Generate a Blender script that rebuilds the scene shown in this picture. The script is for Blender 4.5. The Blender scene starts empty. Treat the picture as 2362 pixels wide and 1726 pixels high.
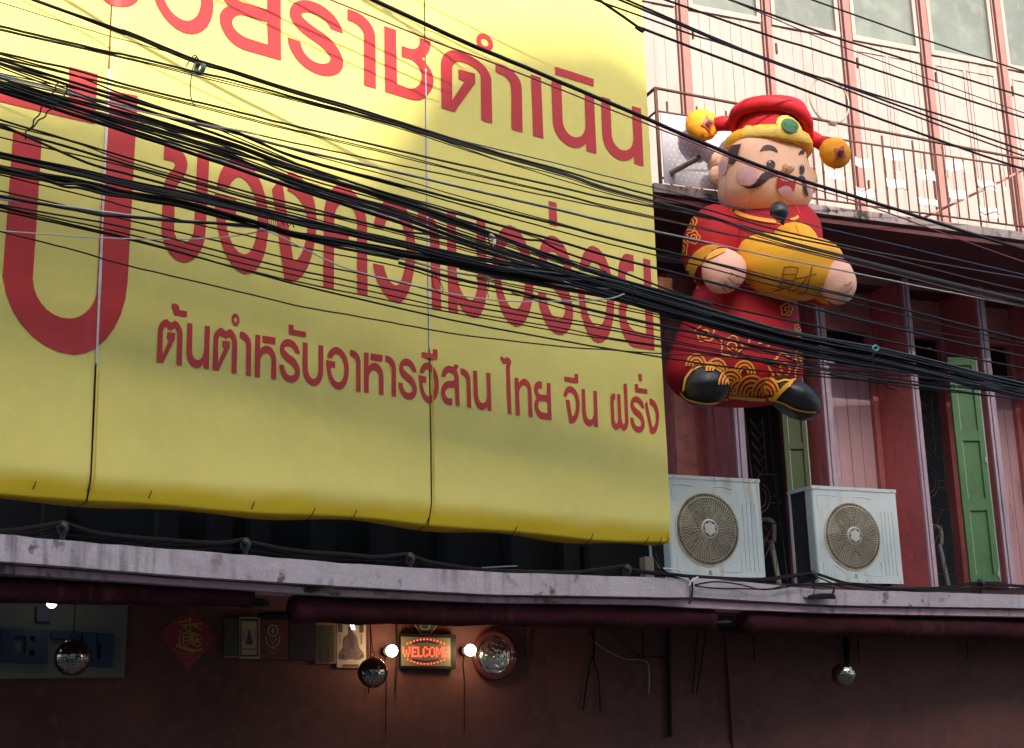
import bpy, bmesh, math, random
from mathutils import Vector, Matrix, noise, geometry
from mathutils.bvhtree import BVHTree
random.seed(7)
C = bpy.context.scene.collection
SC = bpy.context.scene
# ---------------------------------------------------------------- camera
FPX, W0, H0 = 3300.0, 2362.0, 1726.0
cam = bpy.data.cameras.new('camera'); co = bpy.data.objects.new('camera', cam); C.objects.link(co)
cam.sensor_fit = 'HORIZONTAL'; cam.sensor_width = 36; cam.lens = FPX / W0 * 36
cam.clip_start = .05; cam.clip_end = 2000
PITCH, ROLL = math.radians(14.0), math.radians(-1.67)
RM = Matrix.Rotation(math.pi/2 + PITCH, 3, 'X') @ Matrix.Rotation(ROLL, 3, 'Z')
CAM = Vector((0, 0, 1.6))
co.matrix_world = Matrix.Translation(CAM) @ RM.to_4x4()
SC.camera = co
# ---------------------------------------------------------------- light
SUN_EL, SUN_AZ = math.radians(31), math.radians(160)      # azimuth clockwise from +Y
SDIR = Vector((math.sin(SUN_AZ)*math.cos(SUN_EL), math.cos(SUN_AZ)*math.cos(SUN_EL), math.sin(SUN_EL)))
w = bpy.data.worlds.new('World'); SC.world = w; w.use_nodes = True
nt = w.node_tree; bg = nt.nodes['Background']
sky = nt.nodes.new('ShaderNodeTexSky'); sky.sky_type = 'NISHITA'; sky.sun_disc = False
sky.sun_elevation = SUN_EL; sky.sun_rotation = SUN_AZ; sky.air_density = 1.0; sky.dust_density = 3.5; sky.ozone_density = 1.0
nt.links.new(sky.outputs[0], bg.inputs[0]); bg.inputs[1].default_value = .15
sl = bpy.data.lights.new('sun', 'SUN'); sl.energy = 3.3; sl.angle = math.radians(.9); sl.color = (1, .90, .75)
so = bpy.data.objects.new('sun', sl); C.objects.link(so); so.rotation_euler = SDIR.to_track_quat('Z', 'Y').to_euler()
SC.view_settings.view_transform = 'Standard'; SC.view_settings.look = 'None'
SC.view_settings.gamma = 1; SC.view_settings.use_curve_mapping = False; SC.view_settings.exposure = 1.5
SC.cycles.use_denoising = True
# ---------------------------------------------------------------- picture -> place
def ray(px, py):
    return (RM @ Vector(((px - W0/2) / FPX, -(py - H0/2) / FPX, -1))).normalized()
def PD(px, py, Y):                       # point at horizontal distance Y in front of the camera
    r = ray(px, py); return CAM + r * (Y / r.y)
class Plane:                             # an upright plane: u along it, z up, off = towards the street
    def __init__(s, px, Y, theta, py=1400):
        t = math.radians(theta)
        s.o = PD(px, py, Y); s.o.z = 0
        s.d = Vector((math.cos(t), math.sin(t), 0)); s.n = Vector((math.sin(t), -math.cos(t), 0)); s.up = Vector((0, 0, 1))
    def uv(s, px, py, off=0):
        r = ray(px, py); o = s.o + s.n*off
        k = (o - CAM).dot(s.n) / r.dot(s.n); p = CAM + r*k - o
        return p.dot(s.d), p.z
    def at(s, u, z, off=0): return s.o + s.d*u + s.n*off + s.up*z
    def px(s, px, py, off=0):
        u, z = s.uv(px, py, off); return s.at(u, z, off)
    def shifted(s, off):
        q = Plane.__new__(Plane); q.o = s.o + s.n*off; q.d, q.n, q.up = s.d, s.n, s.up; return q
def zoomer(x0, y0, s):
    return lambda X, Y: (x0 + X*s, y0 + Y*s)
# ---------------------------------------------------------------- materials
MATS = {}
def mat(name, col, rough=.6, metal=0, var=0, vs=3, bump=0, bs=40, streak=0, streakcol=(.03,.025,.02), emit=None, es=1, spec=.5, coat=0, stretch=(1,1,1), alpha=None, dirt=0):
    if name in MATS: return MATS[name]
    m = bpy.data.materials.new(name); m.use_nodes = True; MATS[name] = m
    t = m.node_tree; b = t.nodes['Principled BSDF']
    b.inputs['Base Color'].default_value = (*col, 1); b.inputs['Roughness'].default_value = rough
    b.inputs['Metallic'].default_value = metal; b.inputs['Specular IOR Level'].default_value = spec
    b.inputs['Coat Weight'].default_value = coat
    if emit: b.inputs['Emission Color'].default_value = (*emit, 1); b.inputs['Emission Strength'].default_value = es
    N, L = t.nodes.new, t.links.new
    geo = N('ShaderNodeNewGeometry'); out = None
    def noisev(scale, detail=5, st=(1,1,1)):
        mp = N('ShaderNodeMapping'); mp.inputs['Scale'].default_value = st; L(geo.outputs['Position'], mp.inputs[0])
        n = N('ShaderNodeTexNoise'); n.inputs['Scale'].default_value = scale; n.inputs['Detail'].default_value = detail
        L(mp.outputs[0], n.inputs['Vector']); return n
    def mix(a, bcol, fac):
        mx = N('ShaderNodeMix'); mx.data_type = 'RGBA'
        if a is None: mx.inputs[6].default_value = (*col, 1)
        else: L(a, mx.inputs[6])
        mx.inputs[7].default_value = (*bcol, 1); L(fac, mx.inputs[0]); return mx.outputs[2]
    def ramp(src, lo, hi, top=1):
        r = N('ShaderNodeMapRange'); r.inputs[1].default_value = lo; r.inputs[2].default_value = hi; r.inputs[4].default_value = top
        L(src, r.inputs[0]); return r.outputs[0]
    if var:
        n = noisev(vs, 6, stretch); out = mix(out, tuple(c*(1-var) for c in col), ramp(n.outputs[0], .35, .68))
        n = noisev(vs*6.3, 6, stretch); out = mix(out, tuple(min(1, c*(1+var*.7)) for c in col), ramp(n.outputs[0], .5, .75, .6))
    if streak:
        n = noisev(13, 6, (1, 1, .10)); n2 = noisev(1.3, 3)
        mu = N('ShaderNodeMath'); mu.operation = 'MULTIPLY'; L(ramp(n.outputs[0], .52, .66), mu.inputs[0]); L(ramp(n2.outputs[0], .45, .62, streak), mu.inputs[1])
        out = mix(out, streakcol, mu.outputs[0])
    if dirt:
        n = noisev(9, 8); n2 = noisev(.9, 3)
        mu = N('ShaderNodeMath'); mu.operation = 'MULTIPLY'; L(ramp(n.outputs[0], .58, .66), mu.inputs[0]); L(ramp(n2.outputs[0], .5, .6, dirt), mu.inputs[1])
        out = mix(out, (.035,.03,.025), mu.outputs[0])
    if out: L(out, b.inputs['Base Color'])
    if bump:
        n = noisev(bs, 6, stretch); bp = N('ShaderNodeBump'); bp.inputs['Strength'].default_value = bump; bp.inputs['Distance'].default_value = .01
        L(n.outputs[0], bp.inputs['Height']); L(bp.outputs[0], b.inputs['Normal'])
    if alpha is not None: b.inputs['Alpha'].default_value = alpha
    return m
# ---------------------------------------------------------------- object builders
def link(name, me, parent=None):
    o = bpy.data.objects.new(name, me); C.objects.link(o)
    if parent: o.parent = parent
    return o
def pbase(parent):
    b = Vector((0,0,0))
    while parent: b = b + parent.location; parent = parent.parent
    return b
def mesh(name, vs, fs, m, parent=None, smooth=False, loc=None):
    base = pbase(parent)
    if loc is None:
        loc = Vector((0,0,0)) if parent else (sum((Vector(v) for v in vs), Vector()) / max(1, len(vs)))
    me = bpy.data.meshes.new(name); me.from_pydata([tuple(Vector(v) - base - loc) for v in vs], [], fs); me.update()
    if m: me.materials.append(m)
    if smooth: me.polygons.foreach_set('use_smooth', [True]*len(me.polygons))
    o = link(name, me, parent); o.location = loc; return o
def thing(name, label, cat, loc, group=None):
    o = bpy.data.objects.new(name, None); C.objects.link(o); o.location = loc; o.empty_display_size = .1
    return tag(o, label, cat, group)
def tag(o, label=None, cat=None, group=None, kind=None):
    if label: o['label'] = label
    if cat: o['category'] = cat
    if group: o['group'] = group
    if kind: o['kind'] = kind
    return o
class MB:
    def __init__(s): s.v = []; s.f = []
    def add(s, vs, fs):
        n = len(s.v); s.v += [Vector(v) for v in vs]; s.f += [tuple(i+n for i in f) for f in fs]; return s
    def box(s, P, u0, u1, z0, z1, o0, o1):           # box in plane coordinates
        vs = [P.at(u, z, o) for o in (o0, o1) for z in (z0, z1) for u in (u0, u1)]
        return s.add(vs, [(0,1,3,2),(4,6,7,5),(0,4,5,1),(2,3,7,6),(0,2,6,4),(1,5,7,3)])
    def quadbox(s, P, q, o0, o1):                     # q = four (u,z) corners TL TR BR BL
        vs = [P.at(u, z, o1) for u, z in q] + [P.at(u, z, o0) for u, z in q]
        return s.add(vs, [(3,2,1,0),(4,5,6,7),(0,1,5,4),(1,2,6,5),(2,3,7,6),(3,0,4,7)])
    def tube(s, pts, r, n=6, caps=True):
        pts = [Vector(p) for p in pts]; rs = r if isinstance(r, (list, tuple)) else [r]*len(pts)
        rings = []; ref = None
        for i, p in enumerate(pts):
            t = (pts[min(i+1, len(pts)-1)] - pts[max(i-1, 0)]).normalized()
            if ref is None: ref = Vector((0,0,1)) if abs(t.z) < .9 else Vector((1,0,0))
            a = (ref - t*ref.dot(t))
            if a.length < 1e-4: a = t.orthogonal()
            a.normalize(); ref = a; b = t.cross(a)
            rings.append([p + (a*math.cos(2*math.pi*k/n) + b*math.sin(2*math.pi*k/n))*rs[i] for k in range(n)])
        vs = [v for q in rings for v in q]; fs = []
        for i in range(len(rings)-1):
            for k in range(n):
                k2 = (k+1) % n; fs.append((i*n+k, i*n+k2, (i+1)*n+k2, (i+1)*n+k))
        if caps: fs += [tuple(range(n-1, -1, -1)), tuple((len(rings)-1)*n+k for k in range(n))]
        return s.add(vs, fs)
    def ell(s, c, X, Y, Z, nu=24, nv=14, p=1.0, fn=None):   # axes as vectors; p<1 = boxier
        vs = []
        sg = lambda a: math.copysign(abs(a)**p, a)
        for j in range(nv+1):
            th = math.pi*j/nv
            for i in range(nu):
                ph = 2*math.pi*i/nu
                q = Vector((sg(math.cos(ph))*sg(math.sin(th)), sg(math.sin(ph))*sg(math.sin(th)), sg(math.cos(th))))
                if fn: q = fn(q)
                vs.append(Vector(c) + X*q.x + Y*q.y + Z*q.z)
        fs = [(j*nu+i, (j+1)*nu+i, (j+1)*nu+(i+1)%nu, j*nu+(i+1)%nu) for j in range(nv) for i in range(nu)]
        return s.add(vs, fs)
    def build(s, name, m, parent=None, smooth=False): return mesh(name, s.v, s.f, m, parent, smooth)
def catmull(pts, k=6):
    out = []; n = len(pts)
    for i in range(n-1):
        p0, p1, p2, p3 = pts[max(i-1,0)], pts[i], pts[i+1], pts[min(i+2,n-1)]
        for j in range(k):
            t = j/k
            out.append(tuple(.5*((2*b) + (c-a)*t + (2*a-5*b+4*c-d)*t*t + (3*b-a-3*c+d)*t**3) for a,b,c,d in zip(p0,p1,p2,p3)))
    out.append(tuple(pts[-1])); return out
def closed(pts, k=4):
    n = len(pts); q = [pts[-1]] + list(pts) + [pts[0], pts[1]]; out = []
    for i in range(1, n+1):
        for j in range(k):
            t = j/k; a0, b0, c0, d0 = q[i-1], q[i], q[i+1], q[i+2]
            out.append(tuple(.5*((2*b) + (c-a)*t + (2*a-5*b+4*c-d)*t*t + (3*b-a-3*c+d)*t**3) for a,b,c,d in zip(a0,b0,c0,d0)))
    return out
def interp(tab, x):
    if x <= tab[0][0]: (a, A), (b, B) = tab[0], tab[1]
    elif x >= tab[-1][0]: (a, A), (b, B) = tab[-2], tab[-1]
    else:
        for (a, A), (b, B) in zip(tab, tab[1:]):
            if a <= x <= b: break
    return A + (B-A)*(x-a)/(b-a)
def path(cmds, k=6):                     # 2-tuple = line to; 4-tuple = quarter ellipse with corner control
    out = []
    for c in cmds:
        if len(c) == 2: out.append(c)
        else:
            px_, py_ = out[-1]; cx, cy, x, y = c
            c1 = (px_+.56*(cx-px_), py_+.56*(cy-py_)); c2 = (x+.56*(cx-x), y+.56*(cy-y))
            for j in range(1, k+1):
                t = j/k; a, b, d, e = (1-t)**3, 3*t*(1-t)**2, 3*t*t*(1-t), t**3
                out.append((a*px_+b*c1[0]+d*c2[0]+e*x, a*py_+b*c1[1]+d*c2[1]+e*y))
    return out
def inside(p, poly):
    r = False; n = len(poly); x, y = p
    for i in range(n):
        x1, y1 = poly[i]; x2, y2 = poly[(i+1) % n]
        if (y1 > y) != (y2 > y) and x < (x2-x1)*(y-y1)/(y2-y1)+x1: r = not r
    return r
def fill(polys, step):                   # even-odd fill of 2D loops with interior points every step
    vs, es = [], []
    for po in polys:
        cl = []
        for p in po:
            if not cl or (abs(p[0]-cl[-1][0]) + abs(p[1]-cl[-1][1])) > 1e-5: cl.append(p)
        n0 = len(vs); vs += [Vector(p) for p in cl]; es += [(n0+i, n0+(i+1) % len(cl)) for i in range(len(cl))]
    xs = [v.x for v in vs]; ys = [v.y for v in vs]
    if step:
        x = math.ceil(min(xs)/step)*step
        while x < max(xs):
            y = math.ceil(min(ys)/step)*step
            while y < max(ys):
                if sum(inside((x+1e-4, y+1e-4), po) for po in polys) % 2: vs.append(Vector((x+1e-4, y+1e-4)))
                y += step
            x += step
    r = geometry.delaunay_2d_cdt(vs, es, [], 0, 1e-6)
    V, F = r[0], r[2]; fs = []
    for f in F:
        c = sum((V[i] for i in f), Vector((0,0)))/len(f)
        if sum(inside(c, po) for po in polys) % 2: fs.append(tuple(f))
    return V, fs
def stroke(pts, wd):                     # ribbon outline round a 2D polyline
    L, R = [], []
    for i, p in enumerate(pts):
        a, b = pts[max(i-1,0)], pts[min(i+1,len(pts)-1)]; dx, dy = b[0]-a[0], b[1]-a[1]; l = math.hypot(dx, dy) or 1
        ww = wd[i] if isinstance(wd, (list,tuple)) else wd
        L.append((p[0]-dy/l*ww/2, p[1]+dx/l*ww/2)); R.append((p[0]+dy/l*ww/2, p[1]-dx/l*ww/2))
    return L + R[::-1]
def ellipse(cx, cy, rx, ry, rot=0, n=28, a0=0, a1=360):
    c, s = math.cos(math.radians(rot)), math.sin(math.radians(rot)); out = []
    m = n if a1-a0 >= 360 else n+1
    for i in range(m):
        a = math.radians(a0 + (a1-a0)*i/n); x, y = rx*math.cos(a), ry*math.sin(a); out.append((cx+x*c-y*s, cy+x*s+y*c))
    return out
# ---------------------------------------------------------------- the row of houses across the street (unseen behind the camera; rooflines shaped to throw the shade edge)
Bq = Plane(1500, 11.6, 38, 600); Wq = Plane(2078, 15.0, 23, 634)
YO_ = -14.0
def cast(p): k = (p.y - YO_)/-SDIR.y; q = p + SDIR*k; return (q.x, q.z)
edge = [cast(Bq.px(*p)) for p in [(-330,190),(57,203),(190,215),(245,235),(345,262),(500,335),(700,385),(930,425)]]
edge += [cast(Bq.px(*p)) for p in [(955,330),(975,200),(1040,120),(1200,88),(1400,88)]]
edge += [(edge[-1][0]+.6, edge[-1][1]-.1)]
bal_e = [cast(Wq.px(x, y, 1.36)) for x, y in [(1560,330),(1700,440),(1860,470),(2150,506),(2305,512),(2700,560)]]
SHADE_DBG = (edge, bal_e)
far_m = mat('cream_rowhouse_plaster', (.55,.50,.42), .85, var=.15, vs=.4, streak=.3)
pts = [(-40, edge[0][1]-3.0), (edge[0][0]-6, edge[0][1]-1.2)] + edge[:-1] + bal_e + [(bal_e[-1][0]+30, bal_e[-1][1]+1)]
cuts = [-40, edge[0][0]-6, edge[7][0]+.001, bal_e[0][0], bal_e[-1][0]+30]
for i in range(4):
    a, b = cuts[i], cuts[i+1]
    top = [(a, interp(pts, a))] + [p for p in pts if a < p[0] < b] + [(b, interp(pts, b))]
    prof = [(a, 0)] + top + [(b, 0)]; n = len(prof)
    vs = [(x, YO_, z) for x, z in prof] + [(x, YO_-9, z) for x, z in prof]
    t = thing('opposite_house', ['cream house at the left end across the street','narrow cream house across the street with a rising parapet','stepped cream house across the street','tallest cream house across the street'][i], 'building', ((a+b)/2, YO_, 0), 'houses across the street')
    mesh('wall', vs, [tuple(range(n))[::-1], tuple(range(n, 2*n))] + [(k, (k+1) % n, n+(k+1) % n, n+k) for k in range(n)], far_m, t)
    for zz in (4.5, 8, 11.5):
        for k in range(int((b-a)/2.2)):
            x = a+1.1+k*2.2
            MB().add([(x-.5,YO_+.03,zz),(x+.5,YO_+.03,zz),(x+.5,YO_+.03,zz+1.6),(x-.5,YO_+.03,zz+1.6)], [(0,1,2,3)]).build('window', mat('far_window_glass', (.05,.06,.07), .2), t)
# ---------------------------------------------------------------- palette
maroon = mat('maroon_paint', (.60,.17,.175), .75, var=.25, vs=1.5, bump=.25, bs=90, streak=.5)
maroon_dark = mat('dark_maroon_paint', (.06,.016,.017), .8, var=.3, vs=1.5, bump=.3, bs=60)
lav = mat('lavender_trim_paint', (.46,.34,.41), .7, var=.15, vs=3, bump=.3, bs=80, streak=.35)
pinkwall = mat('sunlit_pink_boards', (.33,.255,.235), .7, var=.16, vs=2, streak=.35, streakcol=(.24,.15,.13), bump=.25, bs=60, stretch=(1,1,.2))
pinkstripe = mat('salmon_trim_paint', (.27,.125,.11), .75, var=.2, vs=3)
roughpink = mat('rough_pink_plaster', (.58,.23,.20), .9, var=.35, vs=7, bump=1.2, bs=16)
framepink = mat('pink_door_frame_paint', (.50,.17,.17), .7, var=.15)
doorpink = mat('pale_pink_door_paint', (.58,.38,.43), .6, var=.14, vs=3, bump=.2, bs=50, stretch=(1,1,.15), streak=.3)
ledge_m = mat('weathered_lilac_plaster', (.43,.375,.395), .85, var=.2, vs=2.2, bump=.7, bs=45, streak=.55, dirt=.8)
ledge2_m = mat('weathered_pink_plaster', (.47,.31,.355), .85, var=.2, vs=2.5, bump=.6, bs=40, streak=.75, dirt=.7)
slab_m = mat('weathered_balcony_concrete', (.30,.24,.235), .9, var=.28, vs=2.5, bump=.8, bs=25, streak=1, streakcol=(.045,.035,.03), dirt=1)
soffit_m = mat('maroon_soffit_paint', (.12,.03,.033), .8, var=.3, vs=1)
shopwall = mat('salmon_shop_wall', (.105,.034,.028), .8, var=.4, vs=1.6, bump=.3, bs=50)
black = mat('black_rubber', (.004,.004,.005), .55, var=.3, vs=20, spec=.2)
blackmatte = mat('black_matte', (.01,.01,.012), .8)
darkroom = mat('dark_room_paint', (.006,.007,.008), .9)  # darkness of the rooms put into their wall colour
greyshade = mat('dark_grey_plaster', (.005,.0055,.006), .9, var=.4, vs=1.5)  # shade under the billboard put into a near-black colour
glassm = mat('dusty_green_glass', (.15,.165,.135), .08, var=.4, vs=.8, spec=.6)  # uneven tone stands in for slight reflections in the panes
darkglass = mat('dark_transom_glass', (.012,.014,.013), .08, spec=.7, var=.3, vs=2)
rust = mat('rusty_iron_railing', (.085,.035,.025), .8, var=.5, vs=14, bump=.4, bs=60)
white_p = mat('white_plastic', (.72,.74,.74), .4, var=.06, vs=5)
asphalt = mat('asphalt', (.05,.05,.052), .9, var=.3, vs=3, bump=.5, bs=60)
pave = mat('pavement_concrete', (.15,.14,.13), .9, var=.3, vs=1.5, bump=.4, bs=30)
# ---------------------------------------------------------------- ground
def sheet(name, x0, x1, y0, y1, z, m, kind='structure'):
    o = mesh(name, [(x0,y0,z),(x1,y0,z),(x1,y1,z),(x0,y1,z)], [(0,1,2,3)], m); return tag(o, kind=kind)
sheet('ground', -300, 300, -300, 300, -.01, pave)
sheet('road', -60, 60, -6.5, 6.0, 0.0, asphalt)
# ---------------------------------------------------------------- planes of the right-hand house
W = Plane(2078, 15.0, 23, 634); W2 = W.shifted(-.62)
ZS = 6.29                                  # underside of the balcony
ZD = 2.75                                 # canopy deck
fins = [(1703,1723),(1913,1931),(2124,2137),(2297,2313)]
fu = [(W.uv(a,1100)[0], W.uv(b,1100)[0]) for a,b in fins]
st = fu[3][0]-fu[2][0]
fu += [(fu[3][0]+st*(i), fu[3][1]+st*(i)) for i in (1,2,3)]
UL = W.uv(1480, 1100)[0] - 2.2; UR = fu[-1][1]+.5
hb = thing('pink_rowhouse', 'pink shophouse behind the inflatable with boarded upper floor over maroon piers', 'building', W.at(fu[1][0], 0, -1), None)
def P_(name, m): return MB(), name, m
# piers: maroon cheek with a lavender edge
for i, (a, b) in enumerate(fu):
    f = MB().box(W, a, b-.005, ZD-.4, ZS, -.62, -.02).build('pilaster', maroon, hb)
    wd = b-a
    e = MB().box(W, a-.004, a+wd*.28, ZD-.4, ZS, -.018, .012).box(W, a+wd*.36, b, ZD-.4, ZS, -.018, .022).build('edge_moulding', lav, f)
# rear walls of the bays and their doors
zt = W2.uv(1950, 765)[1]; zb = W2.uv(1950, 843)[1]
bays = [(W2.uv(1549,1000)[0], fu[0][0], 'wall')] + [(fu[i][1], fu[i+1][0], ['open','door','open','door','open','door'][i]) for i in range(len(fu)-1)]
for k, (a, b, kind) in enumerate(bays):
    if kind == 'wall':
        MB().box(W2, a, b, ZD-.4, ZS, -.12, 0).build('bay_wall', framepink if 0 else maroon, hb)
        MB().box(W2, max(a+.02, b-.95), max(a+.25, b-.60), ZD-.4, ZS-.02, .0, .05).build('wall_panel', roughpink, hb)
        continue
    MB().box(W2, a, b, zt+.07, ZS, -.12, 0).build('plaster_panel', roughpink, hb)
    fr = MB().box(W2, a+.0, a+.05, ZD-.4, zt, -.1, .03).box(W2, b-.07, b-.002, ZD-.4, zt, -.1, .03).box(W2, a, b, zt, zt+.07, -.1, .035).box(W2, a+.05, b-.07, zb-.05, zb, -.1, .02)
    fr.build('door_frame', framepink, hb)
    MB().box(W2, a+.05, b-.07, zb, zt, -.06, -.045).build('transom_pane', darkglass, hb)
    if kind == 'door':
        n = 6; x0, x1 = a+.052, b-.072; wd = (x1-x0)/n
        dr = MB().box(W2, x0, x1, ZD-.4, zb-.052, -.07, -.045).build('door', doorpink, hb)
        for j in range(n):
            MB().box(W2, x0+j*wd+.003, x0+(j+1)*wd-.003, ZD-.4, zb-.055, -.045, -.025+random.uniform(-.002,.003)).build('plank', doorpink, dr)
        MB().box(W2, x0+.09, x0+.10, ZD-.4, zb-.055, -.026, -.012).build('door_edge', maroon, dr)
        u, z = W2.uv(1939, 1072); MB().ell(W2.at(x0+.12, z, -.01), W2.d*.018, W2.n*.02, W2.up*.025, 10, 6).build('handle', black, dr)
    else:
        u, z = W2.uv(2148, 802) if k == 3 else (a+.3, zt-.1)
        MB().ell(W2.at(u, z, -.035), W2.d*.03, W2.n*.012, W2.up*.012, 10, 6).build('pane_reflection_lamp', white_p, hb) if k == 3 else None  # reflection on the pane modelled as a small white blob
# rooms behind the openings
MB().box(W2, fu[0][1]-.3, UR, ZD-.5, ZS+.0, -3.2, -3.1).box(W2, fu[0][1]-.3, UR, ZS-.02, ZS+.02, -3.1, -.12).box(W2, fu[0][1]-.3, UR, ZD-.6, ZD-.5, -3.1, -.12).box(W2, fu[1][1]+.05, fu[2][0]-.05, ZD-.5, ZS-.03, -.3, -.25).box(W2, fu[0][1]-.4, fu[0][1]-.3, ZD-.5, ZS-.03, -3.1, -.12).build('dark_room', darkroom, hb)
# ---------------------------------------------------------------- upper floor
ZF = W.uv(1851+20, 470, 1.36)[1]; ZT = 12.0
ups = [(1571,1588),(1768,1779),(1948,1963),(2128,2141),(2301,2313)]
uu = [(W.uv(a,100)[0], W.uv(b,100)[0]) for a,b in ups]
s2 = uu[3][0]-uu[2][0]; uu = [(uu[0][0]-s2, uu[0][1]-s2-.02)] + uu + [(uu[-1][0]+s2*i, uu[-1][1]+s2*i) for i in (1,2)]
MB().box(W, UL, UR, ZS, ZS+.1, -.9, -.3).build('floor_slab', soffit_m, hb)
MB().box(W, UL, UR, ZS, ZT, -.3, -.06).build('upper_wall', pinkwall, hb)
zg = W.uv(2050, 92)[1]
for i, (a, b) in enumerate(uu):
    MB().box(W, a, b, ZF-.1, ZT, -.06, .03).build('pilaster', pinkstripe, hb)
    MB().box(W, a-.028, a-.010, ZF-.1, ZT, -.06, .0).build('corner_bead', pinkstripe, hb)
    if i+1 < len(uu):
        x0, x1 = b+.03, uu[i+1][0]-.05
        n = 7; wd = (x1-x0)/n
        dr = MB().box(W, x0-.02, x1+.02, ZF-.05, zg-.05, -.06, -.04).build('boarding', pinkwall, hb)
        for j in range(n):
            MB().box(W, x0+j*wd+.0022, x0+(j+1)*wd-.0022, ZF-.05, zg-.09, -.04, -.02+random.uniform(-.003,.004)).build('plank', pinkwall, dr)
        MB().box(W, x0, x1, zg-.085, zg-.02, -.04, .004).box(W, x0, x0+.05, zg-.02, zg+1.2, -.04, .004).box(W, x1-.05, x1, zg-.02, zg+1.2, -.04, .004).build('window_frame', pinkwall, hb)
        MB().box(W, x0+.05, x1-.05, zg-.02, zg+1.2, -.05, -.035).build('window_pane', glassm, hb)
        # door leaves drawn by thin raised frames
        if i >= 3:
            xm = (x0+x1)/2; fr = MB()
            for xa, xb in ((x0+.06, xm-.02), (xm+.02, x1-.06)):
                for q in ((xa,xa+.012,zg-1.6,zg-.2),(xb-.012,xb,zg-1.6,zg-.2),(xa,xb,zg-.212,zg-.2)):
                    fr.box(W, *q, -.02, -.008)
            fr.build('panel_bead', pinkwall, dr)
        MB().box(W, x0+.03, x0+.05, zg-.42, zg-.3, -.018, .0).box(W, x0+.03, x0+.05, zg-1.9, zg-1.78, -.018, .0).build('hinge', rust, dr)
MB().box(W, UL, UR, ZT, ZT+.3, -4, .15).build('roof', slab_m, hb)
# ---------------------------------------------------------------- balcony
OB = 1.36
def BZ(px, py, off=OB): return W.uv(px, py, off)
zt1, zb1 = BZ(1871, 470)[1], BZ(1871, 497)[1]
ub0 = BZ(1508, 410)[0]
bal = MB().box(W, ub0, UR, ZS+.045, zt1, -.05, OB).build('balcony_slab', slab_m, hb)
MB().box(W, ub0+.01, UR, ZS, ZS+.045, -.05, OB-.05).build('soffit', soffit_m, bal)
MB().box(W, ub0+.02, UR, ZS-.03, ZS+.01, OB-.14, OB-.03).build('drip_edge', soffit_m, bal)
rl = thing('balcony_railing', 'rusty iron balcony railing with white ribbon panels above the maroon piers', 'railing', W.at(BZ(1900,400)[0], zt1, OB))
OR = OB-.06
zr1 = BZ(2305, 356.5, OR)[1]; zr1b = BZ(1517, 204, OR)[1]
zr2 = BZ(2305, 379, OR)[1]; zr3 = BZ(2305, 516, OR)[1]

ua = BZ(1517, 300, OR)[0]
def bar(u0, z0, u1, z1, r, o=OR, nm='rail', par=None, m=None, o1=None):
    return MB().tube([W.at(u0,z0,o), W.at(u1,z1,o if o1 is None else o1)], r, 6).build(nm, m or rust, par or rl)
bar(ua, zr1b, UR, zr1b+(zr1-zr1b)*(UR-ua)/(BZ(2305,356,OR)[0]-ua), .016)
bar(ua, zr2, UR, zr2, .011)
bar(ua, zr3, UR, zr3, .011)
bar(ua, zt1-.02, ua, zr1b, .018, nm='post')
bar(ua, zr1b, ua, zr1b, .016, o1=.0); bar(ua, zr2, ua, zr2, .011, o1=.0)
for k in range(1, 6): bar(ua, zt1, ua, zr2, .009, o=OR-k*.22, nm='baluster')
E = zoomer(1480, 50, .3715)
xs = [(1065,1),(1120,0),(1190,0),(1255,0),(1310,1),(1375,0),(1440,0),(1510,1),(1570,0),(1640,0),(1700,1),(1765,0),(1830,0),(1888,1),(1950,0),(2010,0),(2080,1),(2130,0),(2190,0)]
last = 0
for X, tall in xs:
    u = BZ(*E(X, 900+ (X-1500)*.19), OR)[0]; last = u
    bar(u, zt1-.01 if tall else zr3, u, zr1 if tall else zr2, .0085 if not tall else .011, nm='baluster')
for k in range(1, 24): bar(last+k*.105, zr3, last+k*.105, zr2, .0085, nm='baluster')
for k in range(9):
    u = BZ(*E(1065, 820), OR)[0]-.32*(k+1)
    if u > ua+.1: bar(u, zt1, u, zr1, .010, nm='baluster')
for (x0,x1,y0,y1) in [(1320,1445,845,915),(1500,1640,795,870),(1885,2015,860,940),(1700,1835,915,990),(1515,1650,975,1045),(1325,1460,1030,1100),(2080,2205,985,1050),(1900,2030,1040,1110),(1715,1850,1095,1150),(2095,2230,1150,1225),(1130,1260,915,985)]:
    ym = (y0+y1)/2; u0 = BZ(*E(x0,ym),OR)[0]; u1 = BZ(*E(x1,ym),OR)[0]; z0 = BZ(*E((x0+x1)/2,y1-8),OR)[1]; z1 = BZ(*E((x0+x1)/2,y0+8),OR)[1]
    vs, fs = [], []; n = 10
    for o in (0, .004):
        for i in range(n+1):
            u = u0+(u1-u0)*i/n; of = OR+.016*math.cos(i/n*math.pi*3)+o
            vs += [W.at(u, z0+random.uniform(-.004,.004), of), W.at(u, z1+random.uniform(-.004,.004), of)]
    for o in (0, 2*(n+1)):
        for i in range(n): fs.append((o+2*i, o+2*i+2, o+2*i+3, o+2*i+1))
    mesh('ribbon_panel', vs, fs, mat('white_ribbon', (.55,.50,.47), .6), rl)
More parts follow.
